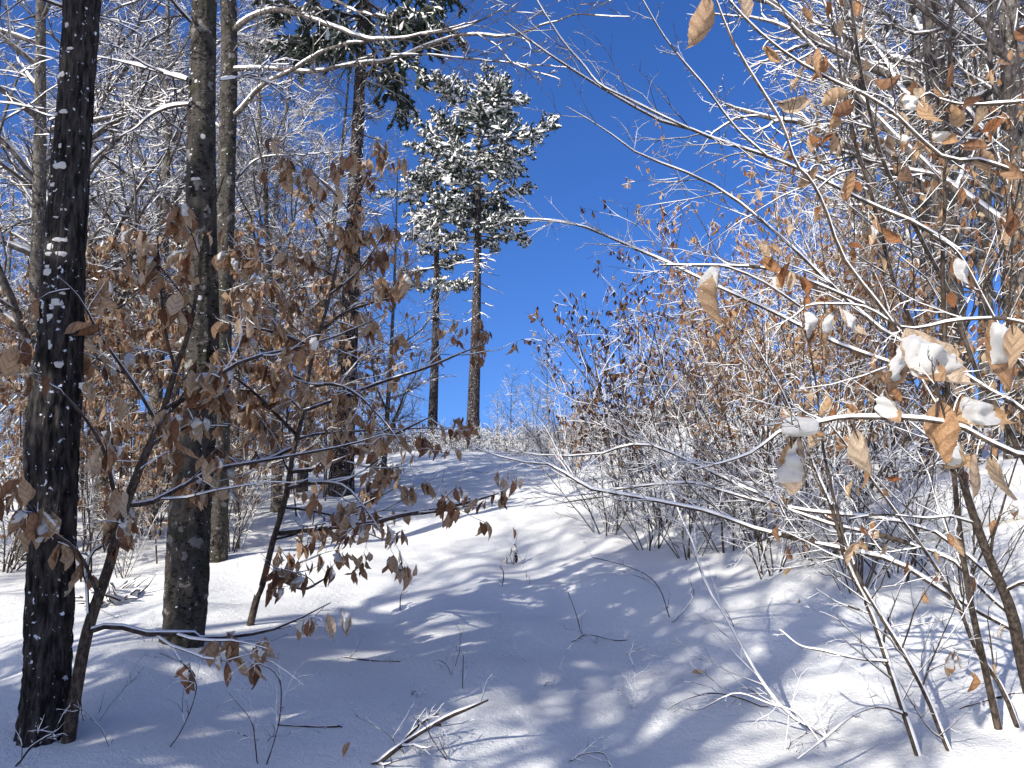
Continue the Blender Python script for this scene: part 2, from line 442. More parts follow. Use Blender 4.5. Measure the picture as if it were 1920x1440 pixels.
# ------------------------------------------------------------------ ground
def make_ground():
    nx, ny = 360, 430
    u = np.linspace(-1, 1, nx); x = 420 * np.sinh(7.4 * u) / math.sinh(7.4) + 0.3
    v = np.linspace(-0.93, 1, ny); y = 900 * np.sinh(7.6 * v) / math.sinh(7.6) + 5.0
    X, Y = np.meshgrid(x, y)
    Z = ground(X, Y) - Z0
    V = np.stack([X, Y, Z], -1).reshape(-1, 3)
    idx = np.arange(nx * ny).reshape(ny, nx)
    Q = np.stack([idx[:-1, :-1], idx[:-1, 1:], idx[1:, 1:], idx[1:, :-1]], -1).reshape(-1, 4)
    o = link('ground', mesh_np('ground', V, Q, [M_GROUND])); o['kind'] = 'structure'
    o['label'] = 'snow covered forest path and banks'
make_ground()

# ------------------------------------------------------------------ traced foreground trunks
def traced(rows, d0, d1=None, n=24, extra=None):
    """rows (px, py, width px) -> world polyline and radii; the distance runs from d0 to d1"""
    rows = np.asarray(rows, float); d1 = d0 if d1 is None else d1
    dd = np.linspace(d0, d1, len(rows))
    C = np.array([[*W(r[0], r[1], d), r[2] * 0.43 * d / F] for r, d in zip(rows, dd)])
    if extra is not None: C = np.vstack([C, extra])
    S = spline(C, n); return S[:, :3], np.maximum(S[:, 3], 0.0015)

def limb_mesh(P, R, rng, base, k2=7, k3=6, k4=0, lr=0.5, up=0.02, flat=0.6, mats=None, sides=7, rmin=0.0035, sb=0.01, wob=0.16, gap=0.2, ret=False, ang=0.75, t0=0.12, lr3=0.5, sa=0.55, rf=0.6):
    A = Acc()
    P1, R1 = P[None], R[None]
    A.tubes(P1, R1, sides, rng, sa=sa, sb=sb, gap=gap * 0.5)
    P2, R2 = spawn(P1, R1, k2, rng, t0, 1, ang, 0.2, lr, 5, wob, up, flat, rmin * 1.3, rf)
    A.tubes(P2, R2, 4, rng, sa=0.5, sb=sb * 0.8, gap=gap)
    P3 = None
    if k3:
        P3, R3 = spawn(P2, R2, k3, rng, 0.1, 1, 0.7, 0.2, lr3, 4, wob, up, flat, rmin)
        A.tubes(P3, R3, 4, rng, sa=0.5, sb=sb * 0.65, gap=gap)
        if k4:
            P4, R4 = spawn(P3, R3, k4, rng, 0.1, 1, 0.7, 0.2, 0.5, 3, wob, up, flat, rmin)
            A.tubes(P4, R4, 4, rng, sa=0.4, sb=sb * 0.5, gap=gap * 1.3)
            P3 = P4
    me = A.mesh('branch', mats or [M_TWIG, M_TSNOW], base)
    return (me, P2, P3) if ret else me

def snow_clumps_on(th, base, P, R, rng, n, size, zmin=0, zmax=99, az=(-2.6, -1.0)):
    for i in range(n):
        k = int(rng.integers(2, len(P) - 2))
        if not (zmin < P[k][2] < zmax): continue
        a = rng.uniform(*az); r = R[k]
        s = size * rng.uniform(0.35, 1.0)
        o = bpy.data.objects.new('snow_clump', CLUMPS[int(rng.integers(5))]); COL.objects.link(o); o.parent = th
        o.location = P[k] - base + np.array([math.cos(a), math.sin(a), 0]) * r * 0.98
        o.rotation_euler = (0, 0, a); o.scale = (s * 0.35, s, s * rng.uniform(0.5, 1.1))

# trunk nearest the camera on the left
rng = np.random.default_rng(101)
b = G(82, 1388); d = b[1]
P, R = traced([(74, 1440, 108), (78, 1400, 100), (86, 1280, 90), (92, 1150, 90), (100, 980, 87), (98, 830, 98), (108, 700, 90), (115, 600, 86), (122, 480, 83), (135, 290, 73), (152, 20, 70)], d, d + 0.1, 150,
              [[*(W(160, -150, d + 0.1)), 0.1], [*(W(175, -600, d)), 0.08]])
base = np.array([b[0], b[1], gz(b[0], b[1])])
t = thing('dark_tree', 'thick near-black fissured trunk with snow flecks at the far left foreground', 'tree', base)
link('trunk', trunk_mesh('trunk', P, R, 56, rng, [M_BARK1], base, 0.05, 0.07), t)
snow_clumps_on(t, base, P, R, rng, 150, 0.024, 1.9)
for i in range(6):
    k = int(rng.integers(118, 148)); a = rng.uniform(1.6, 4.2)
    p0 = P[k]; Pb, Rb = grow(p0[None], np.array([[math.cos(a), math.sin(a), 0.25]]), np.array([rng.uniform(0.8, 1.6)]), np.array([0.012]), 8, rng, 0.1, 0.02)
    link('branch', limb_mesh(Pb[0], Rb[0], rng, base, 7, 6, 0), t)

# grey beech trunk beside it
rng = np.random.default_rng(102)
b = G(342, 1208); d = b[1]
P, R = traced([(326, 1330, 112), (336, 1225, 96), (344, 1180, 86), (350, 1100, 88), (357, 960, 83), (371, 800, 73), (380, 640, 66), (378, 480, 66), (378, 320, 63), (380, 130, 56), (383, 0, 53)], d, d + 0.1, 140,
              [[*(W(388, -200, d + 0.1)), 0.09], [*(W(396, -700, d)), 0.07]])
base = np.array([b[0], b[1], gz(b[0], b[1])])
t = thing('beech_tree', 'pitted grey beech trunk rising from a snow mound, second big trunk from the left', 'tree', base)
link('trunk', trunk_mesh('trunk', P, R, 48, rng, [M_BARK2], base, 0.035, 0.05), t)
snow_clumps_on(t, base, P, R, rng, 60, 0.022, 1.5)
for rows, d1 in (([(356, 195, 9), (320, 200, 8), (285, 215, 6), (255, 240, 4), (225, 255, 2)], 0.5), ([(352, 150, 9), (310, 138, 8), (265, 125, 7), (215, 112, 5), (150, 100, 3)], 1.0),
                 ([(357, 40, 8), (330, 10, 8), (300, -30, 6), (260, -80, 4)], -0.6), ([(412, 150, 5), (470, 145, 4), (520, 160, 3)], 0.8)):
    Pb, Rb = traced(rows, d, d + d1, 12); link('branch', limb_mesh(Pb, Rb, rng, base, 7, 6, 3, lr=0.6), t)

# beech behind it with the long limbs that reach over the sky
rng = np.random.default_rng(103)
d = 8.6
b = W(408, 1010, d); base = np.array([b[0], d, gz(b[0], d)])
P, R = traced([(405, 1060, 46), (410, 900, 42), (418, 600, 39), (424, 400, 37), (428, 200, 36), (430, 60, 34)], d, d, 90, [[*W(425, -120, d), 0.09], [*W(432, -600, d), 0.06]])
P[:, :] = P
t = thing('beech_tree', 'grey beech close behind the pitted trunk, sending long snowy limbs over the sky', 'tree', base)
P = np.vstack([[base - np.array([0, 0, 0.3])], P]); R = np.concatenate([[R[0] * 1.2], R])
link('trunk', trunk_mesh('trunk', P, R, 28, rng, [M_BARK2], base, 0.03, 0.05), t)
LIMBS = [([(440, 215, 16), (452, 205, 15), (483, 167, 13), (512, 147, 12), (550, 127, 11), (600, 97, 10), (640, 85, 10), (700, 76, 8), (780, 62, 6), (840, 45, 4), (890, 30, 3)], -1.6),
         ([(430, 130, 15), (500, 128, 14), (567, 134, 13), (610, 131, 12), (680, 117, 11), (733, 112, 10), (800, 86, 10), (850, 67, 9), (893, 63, 9), (950, 66, 8), (1000, 50, 6), (1050, 32, 5), (1100, 20, 4), (1190, 22, 2)], -2.4),
         ([(440, 55, 18), (470, 32, 16), (515, 17, 15), (567, 27, 14), (633, 50, 12), (690, 70, 11), (760, 67, 9), (813, 57, 7), (883, 37, 5), (930, 8, 3)], -2.0),
         ([(893, 63, 5), (930, 85, 4), (960, 120, 4), (1000, 145, 3), (1050, 156, 2)], -0.2),
         ([(733, 103, 6), (800, 103, 5), (870, 110, 5), (960, 118, 4), (1030, 130, 3), (1080, 143, 2)], -0.3),
         ([(425, 250, 9), (395, 225, 8), (350, 200, 6), (300, 190, 5), (240, 180, 3)], 1.0),
         ([(432, 350, 7), (480, 300, 6), (540, 290, 5), (600, 285, 4), (680, 280, 2)], 0.6),
         ([(432, -60, 16), (500, -70, 14), (580, -30, 11), (660, 20, 8), (730, 30, 5)], -2.2),
         ([(425, -40, 14), (380, -60, 12), (300, -20, 9), (220, 20, 6), (140, 60, 3)], -1.0)]
for i, (rows, dd) in enumerate(LIMBS):
    off = {3: -2.0, 4: -1.7}.get(i, 0)
    Pb, Rb = traced(rows, d + off, d + off + dd, 40); Rb = Rb * 0.78
    Pb = Pb + np.cumsum(rng.normal(0, 0.008, Pb.shape), 0) * np.linspace(0, 1, len(Pb))[:, None]
    link('branch', limb_mesh(Pb, Rb, rng, base, 9, 6, 3, lr=0.3, mats=[M_LIMB, M_TSNOW], sides=8, rmin=0.0028, flat=0.9, sb=0.005, sa=0.3, rf=0.4, gap=0.7), t)

# ------------------------------------------------------------------ bare snowy trees of the wood
def bare_tree(seed, H, r, nl, k2, k3, k4, spread=0.32, lean=0.04, zc=0.22):
    rng = np.random.default_rng(seed)
    n = 24
    s = np.linspace(0, 1, n)
    ph = rng.uniform(0, 6, 2)
    P = np.stack([0.25 * np.sin(2.2 * s + ph[0]) - 0.25 * math.sin(ph[0]) + lean * H * s, 0.2 * np.sin(2.6 * s + ph[1]) - 0.2 * math.sin(ph[1]), H * s], 1)
    P[0, 2] = -0.4
    R = r * (1 - 0.86 * s) * (1 + 0.35 * np.exp(-s * 26))
    trunk = trunk_mesh('trunk', P, R, 14, rng, [M_BARK3], (0, 0, 0), 0.03, 0.06)
    A = Acc()
    PT, RT = P[None], R[None]
    P1, R1 = spawn(PT, RT, nl, rng, zc, 0.98, 0.95, 0.2, spread, 9, 0.13, 0.07, 1.0, 0.01, 0.5, 0.25, 0.5)
    A.tubes(P1, R1, 5, rng, sa=0.45, sb=0.012, gap=0.15)
    P2, R2 = spawn(P1, R1, k2, rng, 0.12, 1, 0.75, 0.2, 0.5, 6, 0.16, 0.05, 0.8, 0.006)
    A.tubes(P2, R2, 4, rng, sa=0.5, sb=0.011, gap=0.28)
    P3, R3 = spawn(P2, R2, k3, rng, 0.1, 1, 0.7, 0.2, 0.55, 4, 0.18, 0.04, 0.8, 0.0038)
    A.tubes(P3, R3, 4, rng, sa=0.5, sb=0.006, gap=0.34)
    if k4:
        P4, R4 = spawn(P3, R3, k4, rng, 0.1, 1, 0.7, 0.25, 0.6, 3, 0.2, 0.03, 0.8, 0.003)
        A.tubes(P4, R4, 4, rng, sa=0.5, sb=0.004, gap=0.4)
    crown = A.mesh('crown', [M_LIMB, M_TSNOW])
    return trunk, crown

BARE = [bare_tree(21, 12.5, 0.15, 25, 8, 7, 4), bare_tree(22, 11.0, 0.12, 22, 8, 7, 4, 0.36, -0.05), bare_tree(23, 13.5, 0.17, 26, 8, 7, 4, 0.3, 0.02),
        bare_tree(24, 9.0, 0.085, 22, 7, 7, 3, 0.34, 0.06, 0.12), bare_tree(25, 7.0, 0.055, 22, 7, 6, 2, 0.36, -0.03, 0.08)]

def place_tree(kind, px, depth, label, group, s=1.0, rot=None, rng=None, name='bare_tree'):
    x = (px - 960) / F * depth / _cp
    p = (x, depth, gz(x, depth))
    o = thing(name, label, 'tree', p, group)
    o.rotation_euler = (0, 0, rot if rot is not None else 0); o.scale = (s, s, s)
    link('trunk', BARE[kind][0], o); link('crown', BARE[kind][1], o)
    return o

LEFTW = 'bare snowy trees in the wood on the left'
named = [(0, 285, 12.0, 'pale slender trunk between the two big left trunks, lit from its left', 0.85, 2.0), (1, 205, 11.0, 'thin pale trunk just right of the near-black trunk', 0.9, 0.5),
         (2, 70, 9.5, 'dark bare tree half hidden behind the near-black trunk', 0.8, 4.0), (3, 720, 17.0, 'short dark tree left of the two spruces, behind hanging leaves', 0.8, 1.0)]
for k, px, dp, lb, s, ro in named: place_tree(k, px, dp, lb, LEFTW, s, ro)
rng = np.random.default_rng(7)
spots = []
for i in range(22):
    px = -60 + 700 * (i + rng.uniform(0.1, 0.9)) / 22
    spots.append((px, rng.uniform(13, 34)))
for i, (px, dp) in enumerate(spots):
    place_tree(int(rng.integers(0, 5)), px, dp, '%s bare snowy tree from the left in the wood behind the leafy saplings' % ORD[i], LEFTW, rng.uniform(0.75, 1.1), rng.uniform(0, 6.28))
RIGHTW = 'bare snowy trees in the wood on the right'
named = [(2, 1800, 9.5, 'thick mottled grey tree with snowy limbs at the upper right', 1.05, 3.6), (0, 1905, 8.0, 'brown trunk at the right edge of the photograph', 1.0, 0.9), (1, 1690, 13.0, 'pale slim tree left of the mottled grey tree at upper right', 1.0, 5.0)]
for k, px, dp, lb, s, ro in named: place_tree(k, px, dp, lb, RIGHTW, s, ro)
spots = [(1480, 27), (1540, 21), (1600, 17), (1640, 25), (1740, 17), (1790, 21), (1850, 15), (1900, 19), (1960, 13), (1420, 33), (1570, 30), (2040, 10)]
for i, (px, dp) in enumerate(sorted(spots)):
    place_tree([3, 4, 4, 3, 1, 0, 2, 1, 0, 2, 1, 0][i], px, dp, '%s bare snowy tree from the left in the wood above the right thicket' % ORD[i], RIGHTW, rng.uniform(0.8, 1.1), rng.uniform(0, 6.28))
# small frosty trees along the crest
spots = [(560, 30), (640, 27), (700, 29), (745, 32), (775, 33), (930, 33), (960, 32), (1000, 30), (1030, 33), (1075, 31), (1120, 29), (1170, 32), (1230, 28), (1290, 31), (1350, 29)]
for i, (px, dp) in enumerate(spots):
    s = [0.5, 0.62, 0.55, 0.45, 0.4, 0.25, 0.42, 0.33, 0.5, 0.36, 0.42, 0.5, 0.5, 0.6, 0.6][i]
    place_tree(3 if i % 3 == 2 else 4, px, dp, '%s small frosty tree from the left along the crest of the path' % ORD[i], 'small frosty trees on the crest', s, rng.uniform(0, 6.28), name='young_tree')
# trees behind the camera whose shadows stripe the path
for i, (x, y, k, s, ro) in enumerate([(-9.5, -3.0, 0, 1.0, 1.0), (-2.2, -8.0, 2, 0.9, 0.4), (-11.5, 2.5, 3, 1.1, 3.3), (-4.5, -2.0, 0, 1.1, 0.6), (-7.6, -4.6, 4, 1.5, 3.0), (-11.5, 4, 4, 1.2, 2.2), (-13, 8.5, 1, 1.0, 0.3), (-15, 3, 2, 1.0, 2.8), (-14, 13, 0, 1.0, 5.1)]):
    o = thing('bare_tree', '%s bare tree behind the camera, known only by its shadow on the snow' % ORD[i], 'tree', (x, y, gz(x, y)), 'trees behind the camera')
    o.rotation_euler = (0, 0, ro); o.scale = (s, s, s)
    link('trunk', BARE[k][0], o); link('crown', BARE[k][1], o)

# ------------------------------------------------------------------ spruces
def spruce(name, label, px, pybase, depth, Hpx_top, crown, seed, r0, nbr, lprof, droop=-0.05, dead=(0.3, 0.55), ndead=30, fat=1.0, lean=0.0, puff=1.0, topx=None, tiers=11):
    rng = np.random.default_rng(seed)
    b = W(px, pybase, depth); base = np.array([b[0], depth, gz(b[0], depth)])
    top = W(topx if topx is not None else px, Hpx_top, depth)
    H = top[2] - base[2]
    n = 60; s = np.linspace(0, 1, n)
    P = base[None] + s[:, None] * (top - base)[None] + np.stack([0.06 * np.sin(4 * s + seed) - 0.06 * math.sin(seed), 0 * s, 0 * s], 1)
    P[0, 2] -= 0.4
    R = r0 * (1 - 0.88 * s ** 1.1) * (1 + 0.3 * np.exp(-s * 30))
    t = thing(name, label, 'tree', base)
    link('trunk', trunk_mesh('trunk', P, R, 20, rng, [M_BARKS], base, 0.04, 0.05), t)
    def at(f):
        i = np.clip(f, 0, 1) * (n - 1); k = np.minimum(i.astype(int), n - 2); w = (i - k)[:, None]
        return P[k] * (1 - w) + P[k + 1] * w
    # dead lower branches
    f = rng.uniform(dead[0], dead[1], ndead); a = rng.uniform(0, 6.28, ndead)
    D = np.stack([np.cos(a), np.sin(a), rng.uniform(-0.35, 0.1, ndead)], 1)
    Pd, Rd = grow(at(f), D, rng.uniform(0.4, 2.0, ndead) * (0.4 + 0.6 * (f - dead[0]) / (dead[1] - dead[0])), np.full(ndead, 0.022), 6, rng, 0.1, -0.02)
    A = Acc(); A.tubes(Pd, Rd, 4, rng, sb=0.015, gap=0.3)
    P2, R2 = spawn(Pd, Rd, 3, rng, 0.3, 1, 0.7, 0.2, 0.4, 3, 0.15, 0, 0.8, 0.008); A.tubes(P2, R2, 4, rng, sb=0.01, gap=0.3)
    link('dead_branches', A.mesh('dead_branches', [M_TWIG, M_TSNOW], base), t)['kind'] = 'stuff'
    # living branches, each a part with needles and its load of snow
    for i in range(nbr):
        q = (math.floor(i / nbr * tiers) + rng.uniform(0.2, 0.55)) / tiers
        f = crown[0] + (crown[1] - crown[0]) * q
        a = i * 2.4 + rng.normal(0, 0.35)
        ln = lprof(q) * rng.uniform(0.65, 1.2)
        p0 = at(np.array([f])); el = droop + 0.55 * q ** 2 + rng.normal(0, 0.08)
        P1, R1 = grow(p0, np.array([[math.cos(a), math.sin(a), el]]), np.array([ln]), np.array([0.035]), 8, rng, 0.06, 0.012 + 0.02 * q, 0.4)
        A = Acc(); A.tubes(P1, R1, 4, rng, sb=0.01)
        nb = max(6, int(ln * 11))
        P2, R2 = spawn(P1, R1, nb, rng, 0.22, 1.0, 0.85, 0.2, 0.36, 4, 0.10, droop * 0.6, 0.12, 0.01, tdec=0.5, lmin=0.16)
        P3, R3 = spawn(P2, R2, 3, rng, 0.15, 1.0, 0.75, 0.2, 0.6, 3, 0.12, droop * 0.6, 0.25, 0.01, lmin=0.11)
        for Pq, k in ((P2, 1.0), (P3, 0.85)):
            N, M, _ = Pq.shape
            rr = rng.uniform(0.016, 0.06, (N, M)) * fat * k; rr[:, 0] *= 0.4; rr[:, -1] *= 0.45
            V, Q, mi = tubes(Pq, rr, 5, rng, sa=0.5 * puff, sb=0.035 * puff, gap=0.10 / max(puff, 0.3), steep=0.05, thr=-0.6 if puff > 0.8 else 0.05)
            V = V + rng.normal(0, 0.02 * fat, V.shape)
            mi = mi * (rng.random(len(mi)) < 0.55)
            A.add(V, Q, np.where(mi == 1, 1, 2))
            # needle sprays that break up the edge
            m = N * 5
            pp = points_on(Pq, rng, m); dv = nrm(rng.normal(size=(m, 3)) * np.array([1, 1, 0.6])); e = nrm(np.cross(dv, rng.normal(size=(m, 3)))) * 0.012 * fat
            l = rng.uniform(0.08, 0.19, m)[:, None] * fat
            V = np.stack([pp - e, pp + e, pp + dv * l + e * 0.4, pp + dv * l - e * 0.4], 1).reshape(-1, 3)
            A.add(V, np.arange(4 * m).reshape(-1, 4), np.where((dv[:, 2] > 0.0) & (rng.random(m) < puff * 0.8), 1, 2))
        link('branch', A.mesh('branch', [M_TWIG, M_TSNOW, M_NEEDLE], base, smooth=False), t)
    return t

spruce('spruce_tree', 'taller right-hand snow-laden spruce with a bare lower trunk on the crest', 886, 826, 30, 150, (0.54, 0.99), 31, 0.26, 46,
       lambda q: 0.5 + 2.7 * math.sin(math.pi * (0.10 + 0.80 * q)) ** 0.8 * (0.78 + 0.45 * math.sin(q * 24)), dead=(0.28, 0.55), ndead=34, topx=897)
spruce('spruce_tree', 'shorter left-hand snow-laden spruce with a thin bare trunk on the crest', 810, 828, 31, 235, (0.48, 0.99), 32, 0.21, 36,
       lambda q: 0.4 + 2.4 * math.sin(math.pi * (0.12 + 0.78 * q)) ** 0.8 * (0.7 + 0.45 * math.sin(q * 15 + 1)), dead=(0.3, 0.5), ndead=20, topx=826)
spruce('spruce_tree', 'leaning conifer with dark drooping foliage hanging in from the top left of the sky', 640, 850, 16, -330, (0.655, 0.99), 33, 0.24, 46,
       lambda q: 2.3 * (1 - 0.6 * q), droop=-0.34, dead=(0.35, 0.72), ndead=26, fat=0.9, topx=712, puff=0.28)

# dense conifer left of the camera: its shade is the dark band across the path
rng = np.random.default_rng(40)
def shade_conifer(x, y, H, seed, label):
    rng = np.random.default_rng(seed)
    base = np.array([x, y, gz(x, y)])
    t = thing('hemlock_tree', label, 'tree', base, 'trees behind the camera')
    s = np.linspace(0, 1, 20); P = base + np.stack([0 * s, 0 * s, H * s - 0.2], 1); R = 0.14 * (1 - 0.9 * s)
    link('trunk', trunk_mesh('trunk', P, R, 12, rng, [M_BARKS], base), t)
    A = Acc(); nb = 80
    P1, R1 = spawn(P[None], R[None], nb, rng, 0.06, 0.99, 1.35, 0.1, 0.26, 6, 0.08, -0.02, 0.6, 0.012, 0.3, tdec=0.7)
    A.tubes(P1, R1, 4, rng)
    P2, R2 = spawn(P1, R1, 7, rng, 0.15, 1, 0.8, 0.2, 0.5, 4, 0.12, -0.05, 0.3, 0.01, lmin=0.2)
    rr = rng.uniform(0.03, 0.08, P2.shape[:2]); V, Q, mi = tubes(P2, rr, 5, rng, sb=0.02); A.add(V, Q, np.where(mi == 1, 1, 2))
    link('crown', A.mesh('crown', [M_TWIG, M_TSNOW, M_NEEDLE], base), t)
shade_conifer(-5.3, -0.4, 8.5, 41, 'dense young hemlock left of the camera that shades the path')

# ------------------------------------------------------------------ leaf-hung beech saplings
def sapling(name, label, P, R, seed, nb, nleaf, size=0.10, group=None, m=None, lr=0.42, k2=6, k3=3, t0=0.25, flat=0.35, up=0.02, tilt=0.4, snow=0.15, cap=300, extra=(), cat='sapling', ang=1.1, mats=None, z_drop=0.2):
    rng = np.random.default_rng(seed)
    base = np.array([P[0][0], P[0][1], P[0][2]])
    t = thing(name, label, cat, base, group)
    P = np.vstack([[P[0] - np.array([0, 0, z_drop])], P]); R = np.concatenate([[R[0] * 1.1], R])
    A = Acc(); A.tubes(P[None], R[None], 8, rng, sa=0.3, sb=0.004, steep=0.5)
    link('stem', A.mesh('stem', [M_STEM, M_TSNOW], base), t)
    P1, R1 = spawn(P[None], R[None], nb, rng, t0, 0.99, ang, 0.2, lr, 8, 0.12, up, 0.7, 0.004, 0.5, 0.3, 0.45)
    leafp = []
    polys = [(P1[i], R1[i]) for i in range(nb)] + list(extra)
    for Pb, Rb in polys:
        me, P2, P3 = limb_mesh(Pb, Rb, rng, base, k2, k3, 0, lr=0.5, up=up, flat=flat, sides=6, rmin=0.0019, sb=0.0035, sa=0.35, ret=True, t0=0.15)
        link('branch', me, t)
        src = [P2] + ([P3] if P3 is not None else [])
        leafp.append((Pb[None], src))
    per = max(1, nleaf // len(polys))
    pts = []
    for Pb, src in leafp:
        for S in src: c = points_on(S, rng, max(1, per // len(src) // 3), 0.3); pts.append(np.repeat(c, 3, 0) + rng.normal(0, 0.025, (3 * len(c), 3)) * np.array([1, 1, 0.5]))
    pts = np.concatenate(pts)
    add_leaves(t, base, pts, size, rng, m, tilt, cap, snow)
    return t

def auto_stem(px, py, H, r, rng, lean=0.1, depth=None):
    g = G(px, py) if depth is None else np.array([(px - 960) / F * depth, depth, 0])
    g[2] = gz(g[0], g[1])
    s = np.linspace(0, 1, 14); a = rng.uniform(0, 6.28)
    P = g + np.stack([lean * H * s * math.cos(a) + 0.05 * np.sin(5 * s + a) - 0.05 * math.sin(a), lean * H * s * math.sin(a), H * s], 1)
    return P, r * (1 - 0.8 * s)

# sapling D, traced: the one whose leaves hang in front of the path
SAPS = 'leaf-hung beech saplings on the left'
rng = np.random.default_rng(200)
g = G(470, 1165); d = g[1] - 0.2
P, R = traced([(470, 1168, 22), (482, 1120, 20), (493, 1093, 19), (513, 1010, 17), (533, 945, 16), (550, 847, 14), (567, 780, 13), (583, 680, 11), (617, 563, 9), (637, 470, 7), (662, 390, 6), (690, 325, 4)], d, d - 0.5, 30); R = R * 0.72
ex = []
for rows, a, c in (([(520, 1000, 12), (580, 993, 11), (640, 987, 10), (700, 980, 9), (760, 965, 8), (820, 955, 6), (880, 942, 5), (935, 925, 2)], -0.1, -0.9),
                   ([(545, 885, 9), (590, 880, 8), (640, 862, 7), (700, 835, 6), (770, 800, 4), (810, 780, 2)], -0.2, -0.7),
                   ([(540, 915, 9), (600, 905, 8), (650, 915, 6), (690, 960, 5), (715, 1000, 3)], -0.2, -1.2),
                   ([(550, 840, 8), (500, 862, 7), (450, 872, 6), (400, 885, 5), (340, 915, 3)], -0.2, -0.8),
                   ([(570, 770, 8), (640, 745, 7), (720, 715, 6), (800, 690, 5), (870, 660, 3), (910, 645, 2)], -0.3, 0.4),
                   ([(590, 660, 7), (560, 640, 6), (500, 620, 5), (440, 610, 4)], -0.3, -0.8),
                   ([(600, 620, 7), (640, 590, 6), (690, 570, 5), (730, 560, 3)], -0.4, -0.9),
                   ([(498, 1080, 7), (530, 1090, 6), (570, 1105, 5), (610, 1085, 3)], -0.1, -0.9),
                   ([(560, 820, 8), (520, 780, 7), (480, 740, 6), (430, 700, 4)], -0.2, -0.8),
                   ([(620, 550, 6), (660, 520, 5), (700, 470, 4), (730, 420, 3)], -0.4, -0.2),
                   ([(575, 730, 7), (620, 720, 6), (670, 740, 5), (720, 790, 4), (750, 830, 3)], -0.3, -1.0)):
    ex.append(traced(rows, d + a, d + c, 12))
sapling('beech_sapling', 'beech sapling with curled brown leaves drooping in front of the snowy path', P, R, 200, 11, 1500, 0.105, SAPS, snow=0.2, extra=ex, lr=0.3, k3=3, m=M_LEAF)

# forked thin tree, foreground left
rng = np.random.default_rng(201)
g = G(130, 1396); d = g[1]
P, R = traced([(127, 1400, 28), (140, 1310, 26), (165, 1180, 24), (205, 1060, 22), (232, 960, 20), (265, 870, 18), (300, 790, 15), (330, 690, 12), (355, 620, 10), (372, 530, 8), (385, 440, 6), (420, 330, 4)], d, d + 0.4, 34)
ex = []
for rows, a, c in (([(172, 1182, 13), (213, 1173, 12), (283, 1190, 11), (357, 1187, 10), (383, 1197, 9), (467, 1190, 7), (533, 1173, 5), (620, 1130, 2)], 0.05, 0.3),
                   ([(300, 790, 10), (333, 757, 9), (400, 710, 8), (467, 673, 7), (567, 650, 5), (640, 627, 4), (720, 590, 2)], 0.2, 0.5),
                   ([(293, 790, 9), (260, 733, 8), (207, 657, 7), (187, 627, 6), (150, 560, 4), (110, 520, 2)], 0.2, 0.0),
                   ([(240, 947, 10), (283, 943, 9), (333, 917, 8), (400, 883, 7), (500, 863, 6), (640, 838, 4), (700, 820, 2)], 0.15, 0.6),
                   ([(235, 960, 11), (215, 930, 10), (200, 860, 8), (170, 800, 6), (120, 740, 4), (60, 690, 2)], 0.15, -0.3),
                   ([(165, 1150, 8), (163, 1090, 8), (170, 1040, 7), (210, 1010, 6), (225, 985, 4)], 0.05, 0.2),
                   ([(185, 1120, 8), (150, 1040, 7), (100, 1000, 6), (60, 960, 5), (20, 900, 3)], 0.05, -0.4),
                   ([(330, 700, 7), (310, 620, 6), (300, 520, 5), (295, 440, 3)], 0.3, 0.1)):
    ex.append(traced(rows, d + a, d + c, 12))
sapling('forked_sapling', 'thin grey forked tree leaning right beside the near-black trunk', P, R, 201, 5, 420, 0.11, SAPS, snow=0.25, extra=ex, lr=0.25, k2=5, k3=2, cat='sapling', ang=0.8)

SAPOBJ = []
for i, (px, py, H, r, nb, nl, lb, s) in enumerate([
        (160, 1010, 3.8, 0.022, 20, 1350, 'leafy beech sapling just right of the near-black trunk, further back', 0.10),
        (420, 960, 4.6, 0.024, 22, 1620, 'leafy beech sapling further back between the pitted trunk and the path', 0.10),
        (330, 1020, 3.9, 0.022, 20, 1215, 'leafy beech sapling directly behind the pitted grey trunk', 0.115),
        (520, 1000, 4.4, 0.022, 22, 1485, 'leafy beech sapling behind the drooping one, left of the path', 0.115),
        (90, 985, 4.0, 0.022, 20, 800, 'leafy beech sapling partly hidden by the near-black trunk', 0.115),
        (640, 915, 5.0, 0.026, 22, 900, 'tall brown-leaved sapling at the far left margin of the path', 0.115),
        (20, 1060, 3.6, 0.020, 18, 800, 'leafy beech sapling at the left edge behind the near-black trunk', 0.10),
        (235, 1010, 3.8, 0.022, 20, 1215, 'leafy beech sapling between the two big left trunks', 0.10),
        (450, 985, 4.2, 0.022, 22, 1485, 'leafy beech sapling just right of the pitted grey trunk', 0.10),
        (610, 940, 3.6, 0.020, 20, 1215, 'leafy beech sapling left of the path, nearest the spruces', 0.10),
        (150, 960, 4.4, 0.025, 22, 1000, 'pale-leaved beech sapling far back between the big left trunks', 0.11),
        (540, 935, 4.8, 0.025, 22, 1000, 'tall tan-leaved beech sapling far back left of the path', 0.11)]):
    r_ = np.random.default_rng(300 + i)
    P, R = auto_stem(px, py, H, r, r_)
    so = sapling('beech_sapling', lb, P, R, 300 + i, nb, nl, s, SAPS, k2=7, k3=3, m=M_LEAFT if i >= 10 else M_LEAF, snow=0.08); SAPOBJ.append(so)

